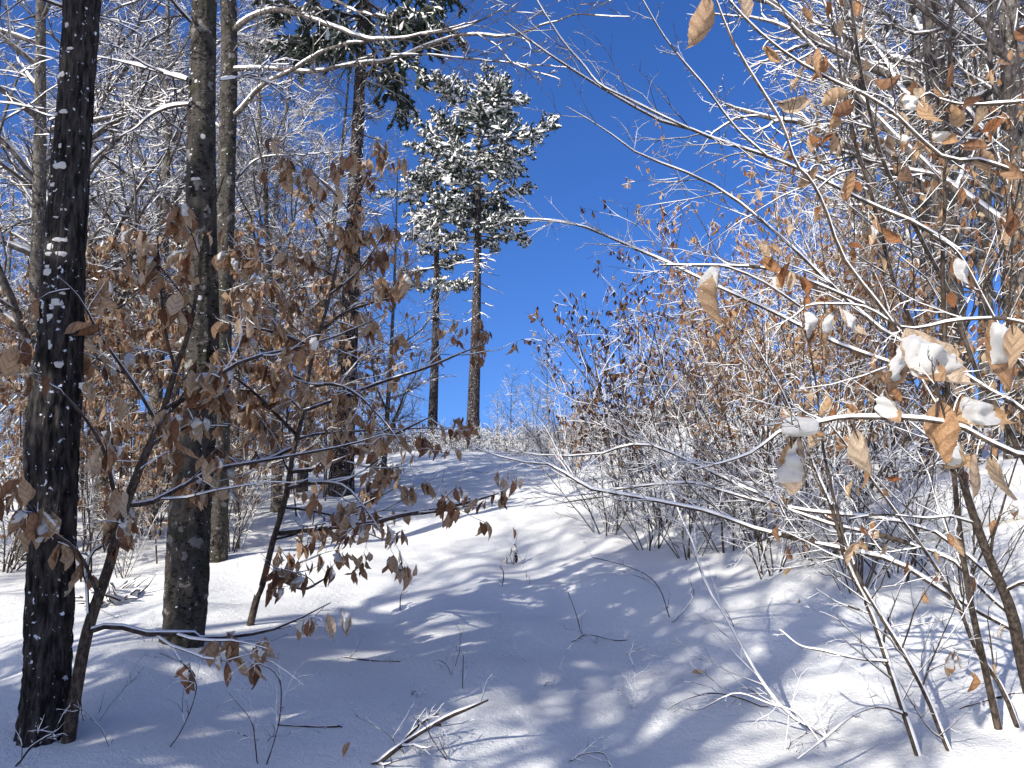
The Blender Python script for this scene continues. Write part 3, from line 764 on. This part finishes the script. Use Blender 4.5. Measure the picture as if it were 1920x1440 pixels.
# low leafy regrowth copied from the saplings
LOWSAP = []
def sapling_copy(src, px, dp, label, sc, rot):
    x = (px - 960) / F * dp
    o = src.copy(); COL.objects.link(o); tag(o, label, 'sapling', 'low leafy beech regrowth on the left')
    o.location = (x, dp, gz(x, dp)); o.rotation_euler = (0, 0, rot); o.scale = (sc,) * 3
    for ch in src.children:
        c = ch.copy(); COL.objects.link(c); c.parent = o
for i, (px, dp, k, sc, ro) in enumerate([(-10, 7.5, 3, 0.55, 1.0), (55, 9.5, 1, 0.6, 2.2), (185, 8.3, 2, 0.5, 4.0), (250, 10.5, 3, 0.6, 0.4), (305, 8.6, 0, 0.45, 5.0), (455, 9.8, 2, 0.5, 3.1), (560, 12.5, 1, 0.6, 1.4), (610, 15.5, 3, 0.7, 0.2)]):
    sapling_copy(SAPOBJ[k], px, dp, '%s small leafy beech bush from the left, under the taller saplings' % ORD[i], sc, ro)

# ------------------------------------------------------------------ right-hand thicket
def shrub(name, label, px, py, seed, ns, H, nleaf, m, size=0.085, group=None, r=0.012, lean=0.4, depth=None, k1=9, k2=5, flat=0.8, az=None, k3=0):
    rng = np.random.default_rng(seed)
    g = G(px, py) if depth is None else np.array([(px - 960) / F * depth, depth, 0.0]); g[2] = gz(g[0], g[1])
    t = thing(name, label, 'shrub', g, group)
    pts = []
    for i in range(ns):
        a = rng.uniform(0, 6.28) if az is None else rng.normal(az, 0.7)
        h = H * rng.uniform(0.55, 1.1); l = lean * rng.uniform(0.3, 1.3)
        p0 = g + np.array([math.cos(a), math.sin(a), 0]) * rng.uniform(0, 0.18); p0[2] = gz(p0[0], p0[1]) - 0.1
        Ps, Rs = grow(p0[None], np.array([[math.cos(a) * l, math.sin(a) * l, 1.0]]), np.array([h]), np.array([r * rng.uniform(0.6, 1.2)]), 12, rng, 0.06, -0.01, 0.25)
        me, P2, P3 = limb_mesh(Ps[0], Rs[0], rng, g, k1, k2, k3, lr=0.4, up=0.03, flat=flat, mats=[M_STEM, M_TSNOW], sides=6, rmin=0.0026, sb=0.006, sa=0.35, ret=True, ang=0.65, t0=0.15, wob=0.17, gap=0.38)
        link('stem', me, t)
        pts += [P3[:, :, :]] if P3 is not None else [P2]
    if nleaf:
        add_leaves(t, g, np.concatenate([points_on(S, rng, max(1, nleaf // ns), 0.3) for S in pts]), size, rng, m, 0.5, 300, 0.05)
    return t

THK = 'shrubs of the right-hand thicket'
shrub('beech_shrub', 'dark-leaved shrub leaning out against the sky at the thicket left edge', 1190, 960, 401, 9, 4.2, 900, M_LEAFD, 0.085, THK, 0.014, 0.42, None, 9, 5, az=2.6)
specs = [(1135, 1000, 6, 1.6, 0, None, 'low bare shrub at the path edge, first clump right of the path'),
         (1250, 985, 8, 2.3, 0, None, 'bare multi-stemmed shrub right of the path-edge clump'),
         (1330, 975, 8, 2.9, 120, M_LEAF, 'dense snowy shrub in the middle of the right thicket'),
         (1420, 1010, 8, 2.8, 120, M_LEAF, 'multi-stemmed shrub below the crossing arched branches'),
         (1500, 985, 9, 3.4, 420, M_LEAFT, 'tan-leaved shrub in the middle right thicket'),
         (1590, 960, 9, 3.6, 500, M_LEAFT, 'tan-leaved shrub left of the snow-covered log'),
         (1080, 905, 6, 2.0, 160, M_LEAFT, 'low tan-leaved shrub beyond the path at the thicket foot'),
         (1300, 910, 10, 3.9, 560, M_LEAF, 'brown-leaved shrub far back in the right thicket'),
         (1430, 900, 10, 4.6, 620, M_LEAFT, 'tall tan-leaved shrub far back in the right thicket'),
         (1700, 930, 10, 4.6, 620, M_LEAFT, 'tall tan-leaved shrub behind the snow-covered log'),
         (1840, 940, 9, 4.4, 520, M_LEAFT, 'tan-leaved shrub by the right edge behind the stems'),
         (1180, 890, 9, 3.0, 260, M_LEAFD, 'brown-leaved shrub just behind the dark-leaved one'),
         (1560, 890, 9, 5.2, 560, M_LEAFT, 'tallest tan-leaved shrub at the back of the thicket')]
LOWS = []
for i, (px, py, ns, H, nl, m, lb) in enumerate(specs):
    sh = shrub('beech_shrub' if nl > 100 else 'bare_shrub', lb, px, py, 410 + i, ns + 2, H, int(nl * 2.6), m, 0.088, THK, (0.011 + 0.0012 * H) * 0.85, 0.45, None, 9, 5)
    if i < 2: LOWS.append(sh)
def shrub_copy(src, px, dp, label, group, sc, rot):
    x = (px - 960) / F * dp
    o = src.copy(); COL.objects.link(o); tag(o, label, 'shrub', group)
    o.location = (x, dp, gz(x, dp)); o.rotation_euler = (0, 0, rot); o.scale = (sc,) * 3
    for ch in src.children:
        c = ch.copy(); COL.objects.link(c); c.parent = o
FROST = []
def frosty(i, px, dp, H, label, group):
    k = i % 4
    if len(FROST) <= k: FROST.append((shrub('frosty_shrub', label, px, 0, 440 + i, 9, H, 0, None, 0.08, group, 0.015, 0.5, dp, 10, 6), H))
    else: shrub_copy(FROST[k][0], px, dp, label, group, H / FROST[k][1], i * 1.7)
# frosty undergrowth between thicket and crest
for i, (px, dp, H) in enumerate([(1000, 29, 2.6), (1020, 25, 1.8), (1060, 22, 1.8), (1120, 24, 2.4), (1200, 21, 2.2), (1265, 24, 2.6), (1340, 20, 2.6), (1410, 22, 3.0)]):
    frosty(i, px, dp, H, '%s frosty leafless shrub from the left between the crest and the thicket' % ORD[i], 'frosty shrubs below the crest')

for i, (px, dp, H) in enumerate([(-20, 12, 2.6), (20, 8.5, 1.3), (60, 15, 3.0), (100, 12, 1.9), (130, 18, 3.2), (165, 9.5, 1.6), (200, 14, 2.4), (225, 11.5, 1.8), (245, 8.0, 1.0), (270, 20, 3.2), (300, 10.5, 1.7), (320, 13, 2.2), (340, 16, 2.8), (400, 22, 3.4), (440, 9.5, 1.3), (455, 13, 2.0), (470, 18, 2.6), (530, 21, 3.0), (590, 24, 3.0), (650, 22, 2.2), (700, 25, 2.4)]):
    frosty(i, px, dp, H, '%s frosty leafless shrub from the left under the trees of the left wood' % ORD[i], 'frosty shrubs in the left wood')

for i, (px, py, k, sc) in enumerate([(1215, 1030, 0, 0.8), (1290, 1045, 1, 0.6), (1370, 1030, 0, 1.0), (1450, 1075, 1, 0.65), (1530, 1050, 0, 1.1), (1600, 1110, 1, 0.6), (1680, 1080, 0, 0.9), (1810, 1120, 1, 0.6)]):
    g = G(px, py); shrub_copy(LOWS[k], 960 + g[0] / g[1] * F, g[1], '%s low fine-twigged bare shrub from the left in front of the thicket' % ORD[i], 'low bare shrubs before the thicket', sc, i * 2.1)

# foreground stems and arching branches on the right, traced
def traced_shrub(name, label, basepx, lines, seed, group=None, nleaf=0, m=None):
    rng = np.random.default_rng(seed)
    g = G(*basepx); t = thing(name, label, 'shrub', g, group); lp = []
    for rows, d0, d1, k in lines:
        P, R = traced(rows, d0, d1, 22)
        me, P2, P3 = limb_mesh(P, R, rng, g, int(k * 1.5), 4, 2, lr=0.26, up=0.02, flat=0.8, mats=[M_STEM, M_TSNOW], sides=8, rmin=0.0010, sb=0.0016, sa=0.3, ret=True, ang=0.6, wob=0.14, t0=0.2, rf=0.42)
        link('stem', me, t); lp.append(P3)
    if nleaf:
        pts = np.concatenate([points_on(S, rng, max(1, nleaf // len(lp)), 0.3) for S in lp]); pts = pts[[px_of(p)[0] > 1420 for p in pts]]
        add_leaves(t, g, pts, 0.08, rng, m, 0.5, 300, 0.2)
    return t, g
FG = 'foreground shrubs on the right'
g = G(1873, 1373); D1 = g[1]
S1 = [([(1875, 1380, 17), (1855, 1290, 15), (1830, 1177, 14), (1813, 1093, 13), (1795, 960, 12), (1785, 860, 10), (1755, 720, 9), (1712, 610, 9), (1680, 540, 9), (1663, 480, 9), (1630, 350, 8), (1593, 233, 7), (1570, 100, 5), (1556, 0, 5), (1550, -80, 3)], D1, D1 - 0.7, 9),
      ([(1930, 1300, 24), (1913, 1227, 24), (1900, 1160, 23), (1880, 1103, 21), (1853, 1043, 19), (1823, 960, 17), (1800, 880, 14), (1780, 780, 11), (1770, 600, 9), (1767, 480, 9), (1773, 367, 7), (1773, 297, 6), (1830, 230, 5), (1920, 140, 3)], D1 + 0.1, D1 - 0.9, 8),
      ([(1925, 1410, 12), (1913, 1377, 12), (1880, 1293, 11), (1827, 1210, 10), (1800, 1140, 9), (1740, 1040, 8), (1680, 960, 7), (1620, 880, 6), (1560, 800, 4), (1500, 740, 2)], D1, D1 - 0.2, 8),
      ([(1990, 1000, 12), (1913, 847, 12), (1867, 757, 11), (1830, 697, 10), (1785, 560, 10), (1743, 480, 9), (1703, 400, 9), (1660, 313, 8), (1640, 250, 8), (1626, 187, 7), (1613, 127, 7), (1595, 0, 5), (1585, -80, 3)], D1 - 0.3, D1 - 1.0, 7),
      ([(1900, 1180, 13), (1813, 1133, 13), (1747, 1093, 12), (1680, 1053, 11), (1600, 1033, 11), (1493, 1010, 10), (1413, 990, 10), (1337, 962, 9), (1272, 947, 9), (1160, 925, 8), (1110, 917, 8), (1072, 895, 7), (1027, 870, 5), (960, 863, 4), (880, 835, 2)], D1, D1 + 0.9, 12),
      ([(1897, 1153, 10), (1847, 1110, 10), (1790, 1053, 9), (1730, 1027, 9), (1647, 1003, 9), (1513, 970, 8), (1435, 930, 8), (1385, 910, 8), (1335, 885, 7), (1272, 855, 7), (1222, 835, 6), (1172, 835, 6), (1130, 850, 5), (1035, 855, 3), (960, 845, 2)], D1 + 0.05, D1 + 1.0, 12),
      ([(1880, 1100, 9), (1760, 1000, 9), (1640, 970, 8), (1530, 960, 8), (1435, 942, 7), (1360, 922, 7), (1310, 907, 6), (1272, 905, 6), (1210, 910, 6), (1135, 920, 5), (1055, 930, 4), (1000, 915, 2)], D1 + 0.1, D1 + 1.1, 12),
      ([(1990, 830, 11), (1913, 763, 11), (1847, 727, 10), (1773, 680, 10), (1680, 637, 9), (1600, 573, 9), (1547, 523, 8), (1493, 470, 8), (1440, 423, 7), (1360, 360, 7), (1280, 320, 6), (1200, 290, 5), (1130, 240, 3), (1062, 200, 2)], D1 - 0.8, D1 - 0.4, 10),
      ([(1800, 470, 9), (1720, 420, 9), (1627, 380, 9), (1563, 347, 9), (1513, 323, 8), (1440, 293, 8), (1347, 263, 8), (1290, 240, 7), (1240, 227, 7), (1167, 187, 6), (1100, 147, 6), (1017, 93, 5), (950, 43, 3)], D1 - 0.7, D1 - 0.2, 9),
      ([(1290, 240, 6), (1233, 213, 6), (1167, 180, 6), (1123, 157, 5), (1093, 120, 5), (1060, 83, 5), (1033, 43, 4), (1007, 0, 4), (990, -40, 2)], D1 - 0.5, D1 - 0.2, 4),
      ([(1440, 293, 6), (1390, 250, 6), (1357, 210, 5), (1323, 163, 5), (1280, 113, 5), (1240, 60, 4), (1200, -10, 3)], D1 - 0.6, D1 - 0.5, 5),
      ([(1700, 690, 10), (1560, 640, 9), (1440, 580, 8), (1340, 535, 7), (1247, 490, 7), (1200, 470, 7), (1160, 452, 6), (1085, 422, 5), (1020, 412, 4), (960, 410, 3)], D1 - 0.6, D1 + 0.2, 9),
      ([(1620, 570, 8), (1533, 533, 8), (1467, 513, 8), (1413, 500, 7), (1280, 497, 6), (1236, 497, 4)], D1 - 0.9, D1 - 0.9, 4)]
traced_shrub('hazel_shrub', 'tall multi-stemmed shrub at the right edge with long branches arching over the path', (1873, 1373), S1, 500, FG, 420, M_LEAFT)
g = G(1760, 1415); D2 = g[1]
S2 = [([(1745, 1470, 15), (1730, 1440, 15), (1710, 1380, 14), (1690, 1320, 13), (1663, 1237, 13), (1630, 1140, 11), (1587, 1053, 10), (1563, 960, 8), (1520, 860, 7), (1470, 740, 5), (1400, 620, 3)], D2, D2 + 0.2, 10),
      ([(1815, 1480, 13), (1797, 1440, 13), (1773, 1393, 12), (1740, 1310, 12), (1700, 1233, 11), (1647, 1147, 10), (1607, 1077, 9), (1570, 960, 7), (1545, 850, 6), (1530, 720, 4), (1500, 560, 2)], D2, D2 + 0.1, 10),
      ([(1700, 1340, 8), (1650, 1325, 7), (1600, 1340, 6), (1545, 1385, 5), (1495, 1423, 3)], D2, D2 - 0.1, 2),
      ([(1665, 1240, 7), (1610, 1235, 6), (1545, 1220, 6), (1500, 1210, 4), (1462, 1180, 3)], D2, D2 + 0.4, 3)]
traced_shrub('hazel_shrub', 'pair of dark leaning stems in front of the grey shadow at lower right', (1760, 1415), S2, 501, FG)
g = G(1560, 1410); D3 = g[1]
S3 = [([(1610, 1460, 8), (1593, 1440, 8), (1555, 1385, 8), (1480, 1340, 7), (1430, 1280, 7), (1397, 1223, 7), (1363, 1160, 6), (1323, 1093, 6), (1300, 1020, 5), (1280, 977, 4), (1250, 900, 2)], D3, D3 + 1.2, 8),
      ([(1535, 1388, 4), (1493, 1337, 4), (1443, 1320, 3.5), (1380, 1300, 3), (1310, 1330, 3), (1270, 1325, 2)], D3, D3 + 0.4, 5)]
traced_shrub('slender_shrub', 'slender dark whip of a shrub curving up left from the bottom edge', (1560, 1410), S3, 502, FG)

# near branches that carry the big snowy leaves
NEAR = [([(1990, 860, 13), (1900, 850, 12), (1800, 800, 11), (1720, 785, 11), (1647, 783, 10), (1580, 783, 9), (1533, 793, 8), (1467, 807, 7), (1413, 847, 6), (1357, 867, 4), (1300, 880, 2)], 1.35, 1.35, 3),
        ([(1990, 330, 9), (1900, 320, 9), (1840, 300, 8), (1773, 297, 8), (1713, 247, 8), (1673, 210, 7), (1613, 173, 7), (1573, 157, 7), (1493, 113, 6), (1420, 57, 6), (1367, 0, 5), (1340, -40, 4)], 1.9, 1.9, 3),
        ([(1700, 640, 8), (1640, 560, 8), (1580, 480, 8), (1547, 390, 8), (1520, 337, 7), (1493, 307, 7), (1467, 233, 7), (1440, 187, 7), (1377, 83, 6), (1343, 0, 5), (1320, -60, 4)], 1.8, 1.8, 3),
        ([(1990, 720, 10), (1920, 690, 10), (1860, 590, 8), (1800, 480, 6), (1750, 440, 4)], 1.6, 1.6, 3),
        ([(1990, 640, 9), (1900, 600, 8), (1800, 600, 7), (1700, 615, 6), (1620, 575, 5), (1545, 570, 4), (1500, 575, 2)], 1.5, 1.5, 2),
        ([(1980, 180, 10), (1920, 190, 9), (1860, 195, 7), (1800, 195, 5), (1760, 185, 3)], 1.5, 1.5, 1)]
tn, gn = traced_shrub('beech_branch', 'near beech branches with large snow-capped leaves reaching in from the right', (1900, 1420), NEAR, 503)
tn['category'] = 'branch'
rng = np.random.default_rng(504)
BIG = [(1348, 498, 1338, 607, 46, 1), (1330, -12, 1318, 88, 44, 0), (1396, -20, 1400, 36, 26, 0), (1430, 92, 1455, 126, 40, 0), (1535, 92, 1490, 165, 24, 0), (1546, 102, 1541, 142, 22, 0), (1456, 192, 1516, 206, 30, 0),
       (1602, 166, 1543, 206, 40, 0), (1602, 186, 1576, 228, 34, 0), (1566, 204, 1566, 230, 22, 0), (1640, 150, 1665, 168, 26, 0), (1698, 174, 1716, 218, 44, 1), (1722, 188, 1746, 246, 30, 0), (1782, 196, 1800, 250, 40, 0), (1812, 192, 1802, 232, 30, 0),
       (1842, 190, 1866, 222, 24, 0), (1744, 246, 1782, 284, 36, 1), (1800, 272, 1822, 312, 36, 0), (1842, 278, 1862, 318, 40, 0), (1880, 300, 1912, 344, 36, 0), (1902, 60, 1918, 110, 34, 0), (1792, 480, 1806, 566, 34, 1),
       (1508, 578, 1504, 652, 36, 1), (1546, 580, 1553, 657, 30, 1), (1580, 578, 1583, 648, 36, 1), (1692, 618, 1764, 764, 84, 1), (1678, 640, 1670, 758, 50, 1), (1722, 632, 1748, 742, 60, 1), (1662, 724, 1676, 804, 52, 1),
       (1500, 815, 1522, 946, 52, 1), (1482, 822, 1490, 904, 36, 0), (1602, 803, 1636, 896, 32, 0), (1760, 750, 1768, 868, 76, 0), (1806, 738, 1856, 822, 78, 1), (1792, 826, 1800, 888, 38, 1), (1832, 852, 1824, 936, 26, 0), (1858, 856, 1888, 944, 34, 0),
       (1862, 592, 1888, 738, 38, 1), (1897, 608, 1906, 692, 34, 0), (1890, 392, 1906, 442, 30, 0), (1536, 312, 1500, 336, 24, 0), (1600, 320, 1588, 360, 20, 0), (1690, 316, 1730, 330, 26, 0)]
BP = []
for rows, d0, d1, k in NEAR:
    P, R = traced(rows, d0, d1, 60); BP.append(P)
BP = np.concatenate(BP); BPX = np.array([px_of(p) for p in BP])
A = Acc()
for x0, y0, x1, y1, w, sn in BIG:
    k = int(np.argmin((BPX[:, 0] - x0) ** 2 + (BPX[:, 1] - y0) ** 2)); dp = BP[k][1]
    p0, p1 = W(x0, y0, dp), W(x1, y1, dp)
    ax = p1 - p0; L = np.linalg.norm(ax)
    L3 = max(L, 0.075); off = math.sqrt(max(0, L3 * L3 - L * L)) * rng.choice([-1, 1])
    ax = ax + np.array([0, off, 0]); ax /= np.linalg.norm(ax)
    view = nrm(p0 - EYE); zloc = -ax
    xl = np.cross(zloc, view); xl = nrm(xl); yl = np.cross(zloc, xl)
    a = rng.normal(0, 0.5) + (math.pi if rng.random() < 0.4 else 0)
    if sn:
        yy = lambda q: np.cross(zloc, math.cos(q) * xl + math.sin(q) * yl)
        a = a if np.dot(yy(a), -view) > 0 else a + math.pi
    X = math.cos(a) * xl + math.sin(a) * yl; Y = np.cross(zloc, X)
    kk = int(rng.integers(len(LEAF_SHAPES)))
    wk = np.ptp(LEAF_SHAPES[kk][0][:, 0]); sx = np.clip((w * dp / F) / (wk * 0.85), 0.55 * L3, 1.3 * L3)
    o = bpy.data.objects.new('leaf', leaf_mesh(kk, M_LEAFT if rng.random() < 0.6 else M_LEAF, True)); COL.objects.link(o); o.parent = tn
    m4 = np.eye(4); m4[:3, 0] = X * sx; m4[:3, 1] = Y * L3; m4[:3, 2] = zloc * L3; m4[:3, 3] = p0 - gn
    o.matrix_local = Matrix(m4.tolist())
    if sn:
        c = bpy.data.objects.new('snow', LEAFSNOW[kk]); COL.objects.link(c); c.parent = o
    q = BP[k]; C = np.array([[*q, 0.0022], [*(0.5 * (q + p0) + np.array([0, 0, 0.012])), 0.0018], [*p0, 0.0014], [*(p0 + ax * 0.02), 0.001]])
    S = spline(C, 8); A.tubes(S[None, :, :3], S[None, :, 3], 5, rng, sb=0.002)
link('leaf_stalks', A.mesh('leaf_stalks', [M_TWIG, M_TSNOW], gn), tn)['kind'] = 'stuff'
c = bpy.data.objects.new('snow_cap', CLUMPS[1]); COL.objects.link(c); c.parent = tn
c.location = W(1500, 800, 1.34) - gn; c.scale = (0.033, 0.028, 0.02)

# ------------------------------------------------------------------ crest brush, log, twigs on the snow
def brush():
    rng = np.random.default_rng(600)
    n = 2900
    x = rng.uniform(-9, 7.5, n); y = 25.5 + rng.uniform(0, 6.5, n) + 0.02 * x ** 2
    P0 = np.stack([x, y, ground(x, y) - Z0 - 0.03], 1)
    D = rng.normal(size=(n, 3)) * np.array([0.55, 0.55, 0.2]) + np.array([0, 0, 1])
    P1, R1 = grow(P0, D, rng.uniform(0.35, 1.05, n), np.full(n, 0.009), 4, rng, 0.22, -0.05)
    A = Acc(); A.tubes(P1, R1, 4, rng, sa=0.5, sb=0.010, gap=0.42)
    P2, R2 = spawn(P1, R1, 2, rng, 0.3, 0.9, 0.8, 0.2, 0.6, 3, 0.2, -0.03, 1, 0.006); A.tubes(P2, R2, 4, rng, sb=0.01, gap=0.2)
    o = link('brush', A.mesh('brush', [M_TWIG, M_TSNOW], (0, 0, 0))); tag(o, 'low tangle of frosted brush along the crest under the spruces', 'brush', None, 'stuff')
brush()

def snow_log():
    rng = np.random.default_rng(610)
    a = G(1640, 1060); b = G(1915, 960); d = a[1]
    base = a
    t = thing('fallen_log', 'snow-buried fallen log with dark rotten ends behind the right stems', 'log', base)
    P, R = traced([(1590, 1010, 62), (1680, 990, 90), (1760, 965, 110), (1850, 945, 120), (1960, 925, 120)], d + 0.6, d + 1.0, 40)
    link('trunk', trunk_mesh('trunk', P, R, 26, rng, [M_ROCKW], base, 0.06, 0.16), t)
    P2 = P + np.array([0, -0.03, 0.05]); o = link('snow_blanket', trunk_mesh('snow', P2, R * 1.12, 26, rng, [M_SNOW], base, 0.015, 0.2), t)
    for i in range(26):
        k = int(rng.integers(0, 39)); c = bpy.data.objects.new('snow', CLUMPS[int(rng.integers(5))]); COL.objects.link(c); c.parent = t
        c.location = P[k] - base + np.array([0, rng.uniform(-0.12, 0.1), R[k] * 0.8]); s = rng.uniform(0.14, 0.3); c.scale = (s * 1.3, s, s * 0.6)
snow_log()

def boulder_mounds():
    for i, (px, py, s, lb) in enumerate([(1790, 900, 0.42, 'rounded snow mound above the fallen log'), (210, 1130, 0.22, 'small snow-loaded evergreen tuft between the big left trunks'), (955, 915, 0.10, 'snow-capped tuft in the middle of the path')]):
        rng = np.random.default_rng(620 + i); g = G(px, py)
        base = g
        t = thing('snowy_tuft' if i else 'snow_mound', lb, 'tuft' if i else 'mound', base)
        V, Q = ico(3, rng, 0.2, (s, s * 0.8, s * 0.7)); 
        link('snow', mesh_np('snow', V, Q, [M_SNOW]), t)
        n = 60; a = rng.uniform(0, 6.28, n); D = np.stack([np.cos(a), np.sin(a), rng.uniform(0.1, 1.0, n)], 1)
        P1, R1 = grow(np.tile(base, (n, 1)) + rng.normal(0, s * 0.3, (n, 3)) * np.array([1, 1, 0.2]), D, rng.uniform(0.7, 1.5, n) * s * 1.2, np.full(n, 0.006), 5, rng, 0.15, -0.05)
        A = Acc(); A.tubes(P1, R1, 5, rng, sa=1.2, sb=0.02, gap=0.1); link('twigs', A.mesh('twigs', [M_TWIG, M_TSNOW], base), t)['kind'] = 'stuff'
boulder_mounds()

TW = [([(700, 1440, 16), (730, 1415, 15), (770, 1385, 14), (830, 1350, 12), (880, 1328, 10), (915, 1312, 8)], 'thick snow-coated stick slanting up from the bottom edge of the photograph'),
      ([(745, 1405, 10), (775, 1370, 9), (800, 1350, 8), (822, 1338, 6)], 'short snowy side stick beside the thick slanting one at the bottom'),
      ([(320, 1405, 6), (350, 1350, 6), (367, 1300, 5), (365, 1275, 5), (345, 1245, 4), (300, 1225, 3)], 'thin bent twig standing in the shade below the pitted grey trunk'),
      ([(500, 1435, 6), (520, 1370, 6), (527, 1320, 5), (524, 1275, 5), (500, 1250, 4), (455, 1240, 4)], 'frosted forked twig at the lower left of the path'),
      ([(640, 1370, 6), (590, 1368, 6), (520, 1370, 5)], 'dark twig lying level at the lower left of the path'),
      ([(483, 1440, 5), (478, 1390, 5), (470, 1350, 4), (430, 1300, 3)], 'thin twig leaning left at the bottom left'),
      ([(640, 1235, 5), (690, 1240, 5), (730, 1255, 4), (750, 1290, 3)], 'frosted arching twig in the shade at the path left side'),
      ([(867, 1293, 4), (868, 1260, 4), (869, 1228, 3)], 'upright dark stalk near the middle of the path foreground'),
      ([(1090, 1190, 4), (1080, 1150, 4), (1065, 1110, 3)], 'thin leaning stalk in the middle of the path'),
      ([(1072, 1205, 5), (1100, 1190, 5), (1140, 1198, 4), (1176, 1206, 3)], 'snow-lined twig lying at the foot of the leaning stalk'),
      ([(942, 1100, 4), (944, 1075, 4), (938, 1060, 3)], 'short dark sprig below the withered plant on the path'),
      ([(750, 1145, 4), (752, 1115, 4), (762, 1096, 3)], 'small forked stalk in the shaded middle of the path'),
      ([(1068, 1430, 5), (1090, 1415, 5), (1130, 1413, 4), (1145, 1440, 3)], 'bent frosty twig at the bottom edge right of centre'),
      ([(1255, 1160, 5), (1240, 1110, 5), (1215, 1080, 4), (1170, 1060, 3), (1110, 1045, 2)], 'frosted twig arching over the snow below the thicket'),
      ([(1260, 1170, 5), (1300, 1120, 4), (1290, 1085, 3)], 'short dark twig below the thicket at the path edge'),
      ([(1800, 1330, 5), (1850, 1340, 6), (1905, 1365, 6), (1940, 1380, 6)], 'snowy twig lying in the grey shadow at lower right'),
      ([(30, 1440, 8), (60, 1400, 8), (100, 1375, 7), (110, 1355, 5)], 'snow-coated stick in the bottom left corner'),
      ([(1440, 1330, 6), (1390, 1310, 6), (1340, 1300, 5), (1290, 1310, 4), (1250, 1330, 2)], 'knobbly frosted twig over the bright snow at lower right')]
for i, (rows, lb) in enumerate(TW):
    rng = np.random.default_rng(700 + i)
    g0 = G(rows[0][0], min(1500, rows[0][1])); d = g0[1]
    P, R = traced(rows, d, d * 0.99 if len(rows) > 3 else d, 14); R = R * (0.5 if i > 1 else 0.65)
    lift = np.maximum(0, ground(P[:, 0], P[:, 1]) - Z0 + 0.004 - P[:, 2]); P[:, 2] += lift
    base = P[0].copy()
    P = np.vstack([[P[0] - np.array([0, 0, 0.08])], P]); R = np.concatenate([[R[0]], R])
    t = thing('twig', lb, 'twig', base, 'twigs poking out of the snow')
    link('stick', limb_mesh(P, R, rng, base, 6 if len(rows) > 3 else 2, 3, 0, lr=0.4, rmin=0.0013, sb=0.003, sa=0.5, sides=6, up=0.02), t)
def withered():
    rng = np.random.default_rng(760)
    g = G(962, 1060); base = g
    t = thing('withered_plant', 'small withered dark-leaved plant standing alone in the middle of the path', 'plant', base)
    for i in range(3):
        Pb, Rb = grow(base[None] - np.array([[0, 0, 0.05]]), np.array([[rng.normal(0, 0.15), 0, 1.0]]), np.array([0.45 - 0.1 * i]), np.array([0.004]), 7, rng, 0.1, 0)
        A = Acc(); A.tubes(Pb, Rb, 5, rng, sb=0.003); link('stem', A.mesh('stem', [M_TWIG, M_TSNOW], base), t)
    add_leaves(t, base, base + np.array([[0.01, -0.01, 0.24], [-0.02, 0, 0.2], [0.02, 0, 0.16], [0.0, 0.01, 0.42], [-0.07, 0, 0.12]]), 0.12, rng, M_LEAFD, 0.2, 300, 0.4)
withered()

# sprigs and fallen leaves scattered on the snow
rng = np.random.default_rng(800)
spots = sorted([(rng.uniform(120, 1500), rng.uniform(1010, 1430)) for _ in range(25)])
for i, (px, py) in enumerate(spots):
    g = G(px, py); base = g; n = int(rng.integers(1, 4))
    t = thing('sprig', '%s thin dry sprig from the left poking through the snow' % ORD[i], 'twig', base, 'sprigs poking through the snow')
    for k in range(n):
        D = np.array([[rng.normal(0, 0.5), rng.normal(0, 0.4), 1.0]])
        Pb, Rb = grow(base[None] - np.array([[0, 0, 0.04]]) + rng.normal(0, 0.02, (1, 3)) * np.array([1, 1, 0]), D, np.array([rng.uniform(0.12, 0.5)]), np.array([rng.uniform(0.0018, 0.0034)]), 9, rng, 0.16, -0.06)
        link('stem', limb_mesh(Pb[0], Rb[0], rng, base, 4, 2, 0, lr=0.45, rmin=0.0011, sb=0.002, sa=0.4, sides=5), t)
for i, (px, py, lb) in enumerate([(1322, 1271, 'orange-brown fallen leaf lying on the bright snow at lower right'), (655, 1425, 'curled brown leaf at the bottom edge left of centre'), (1500, 1130, 'fallen brown leaf caught upright in the snow below the thicket')]):
    g = G(px, py)
    o = link('fallen_leaf', leaf_mesh(i + 2, M_LEAFT, True)); tag(o, lb, 'leaf')
    o.location = g + np.array([0, 0, 0.03 if i != 1 else 0.08]); o.scale = (0.08,) * 3; o.rotation_euler = [(1.2, 0.3, 1.0), (0.2, 0.2, 0.5), (0.3, 0.2, 2.0)][i]
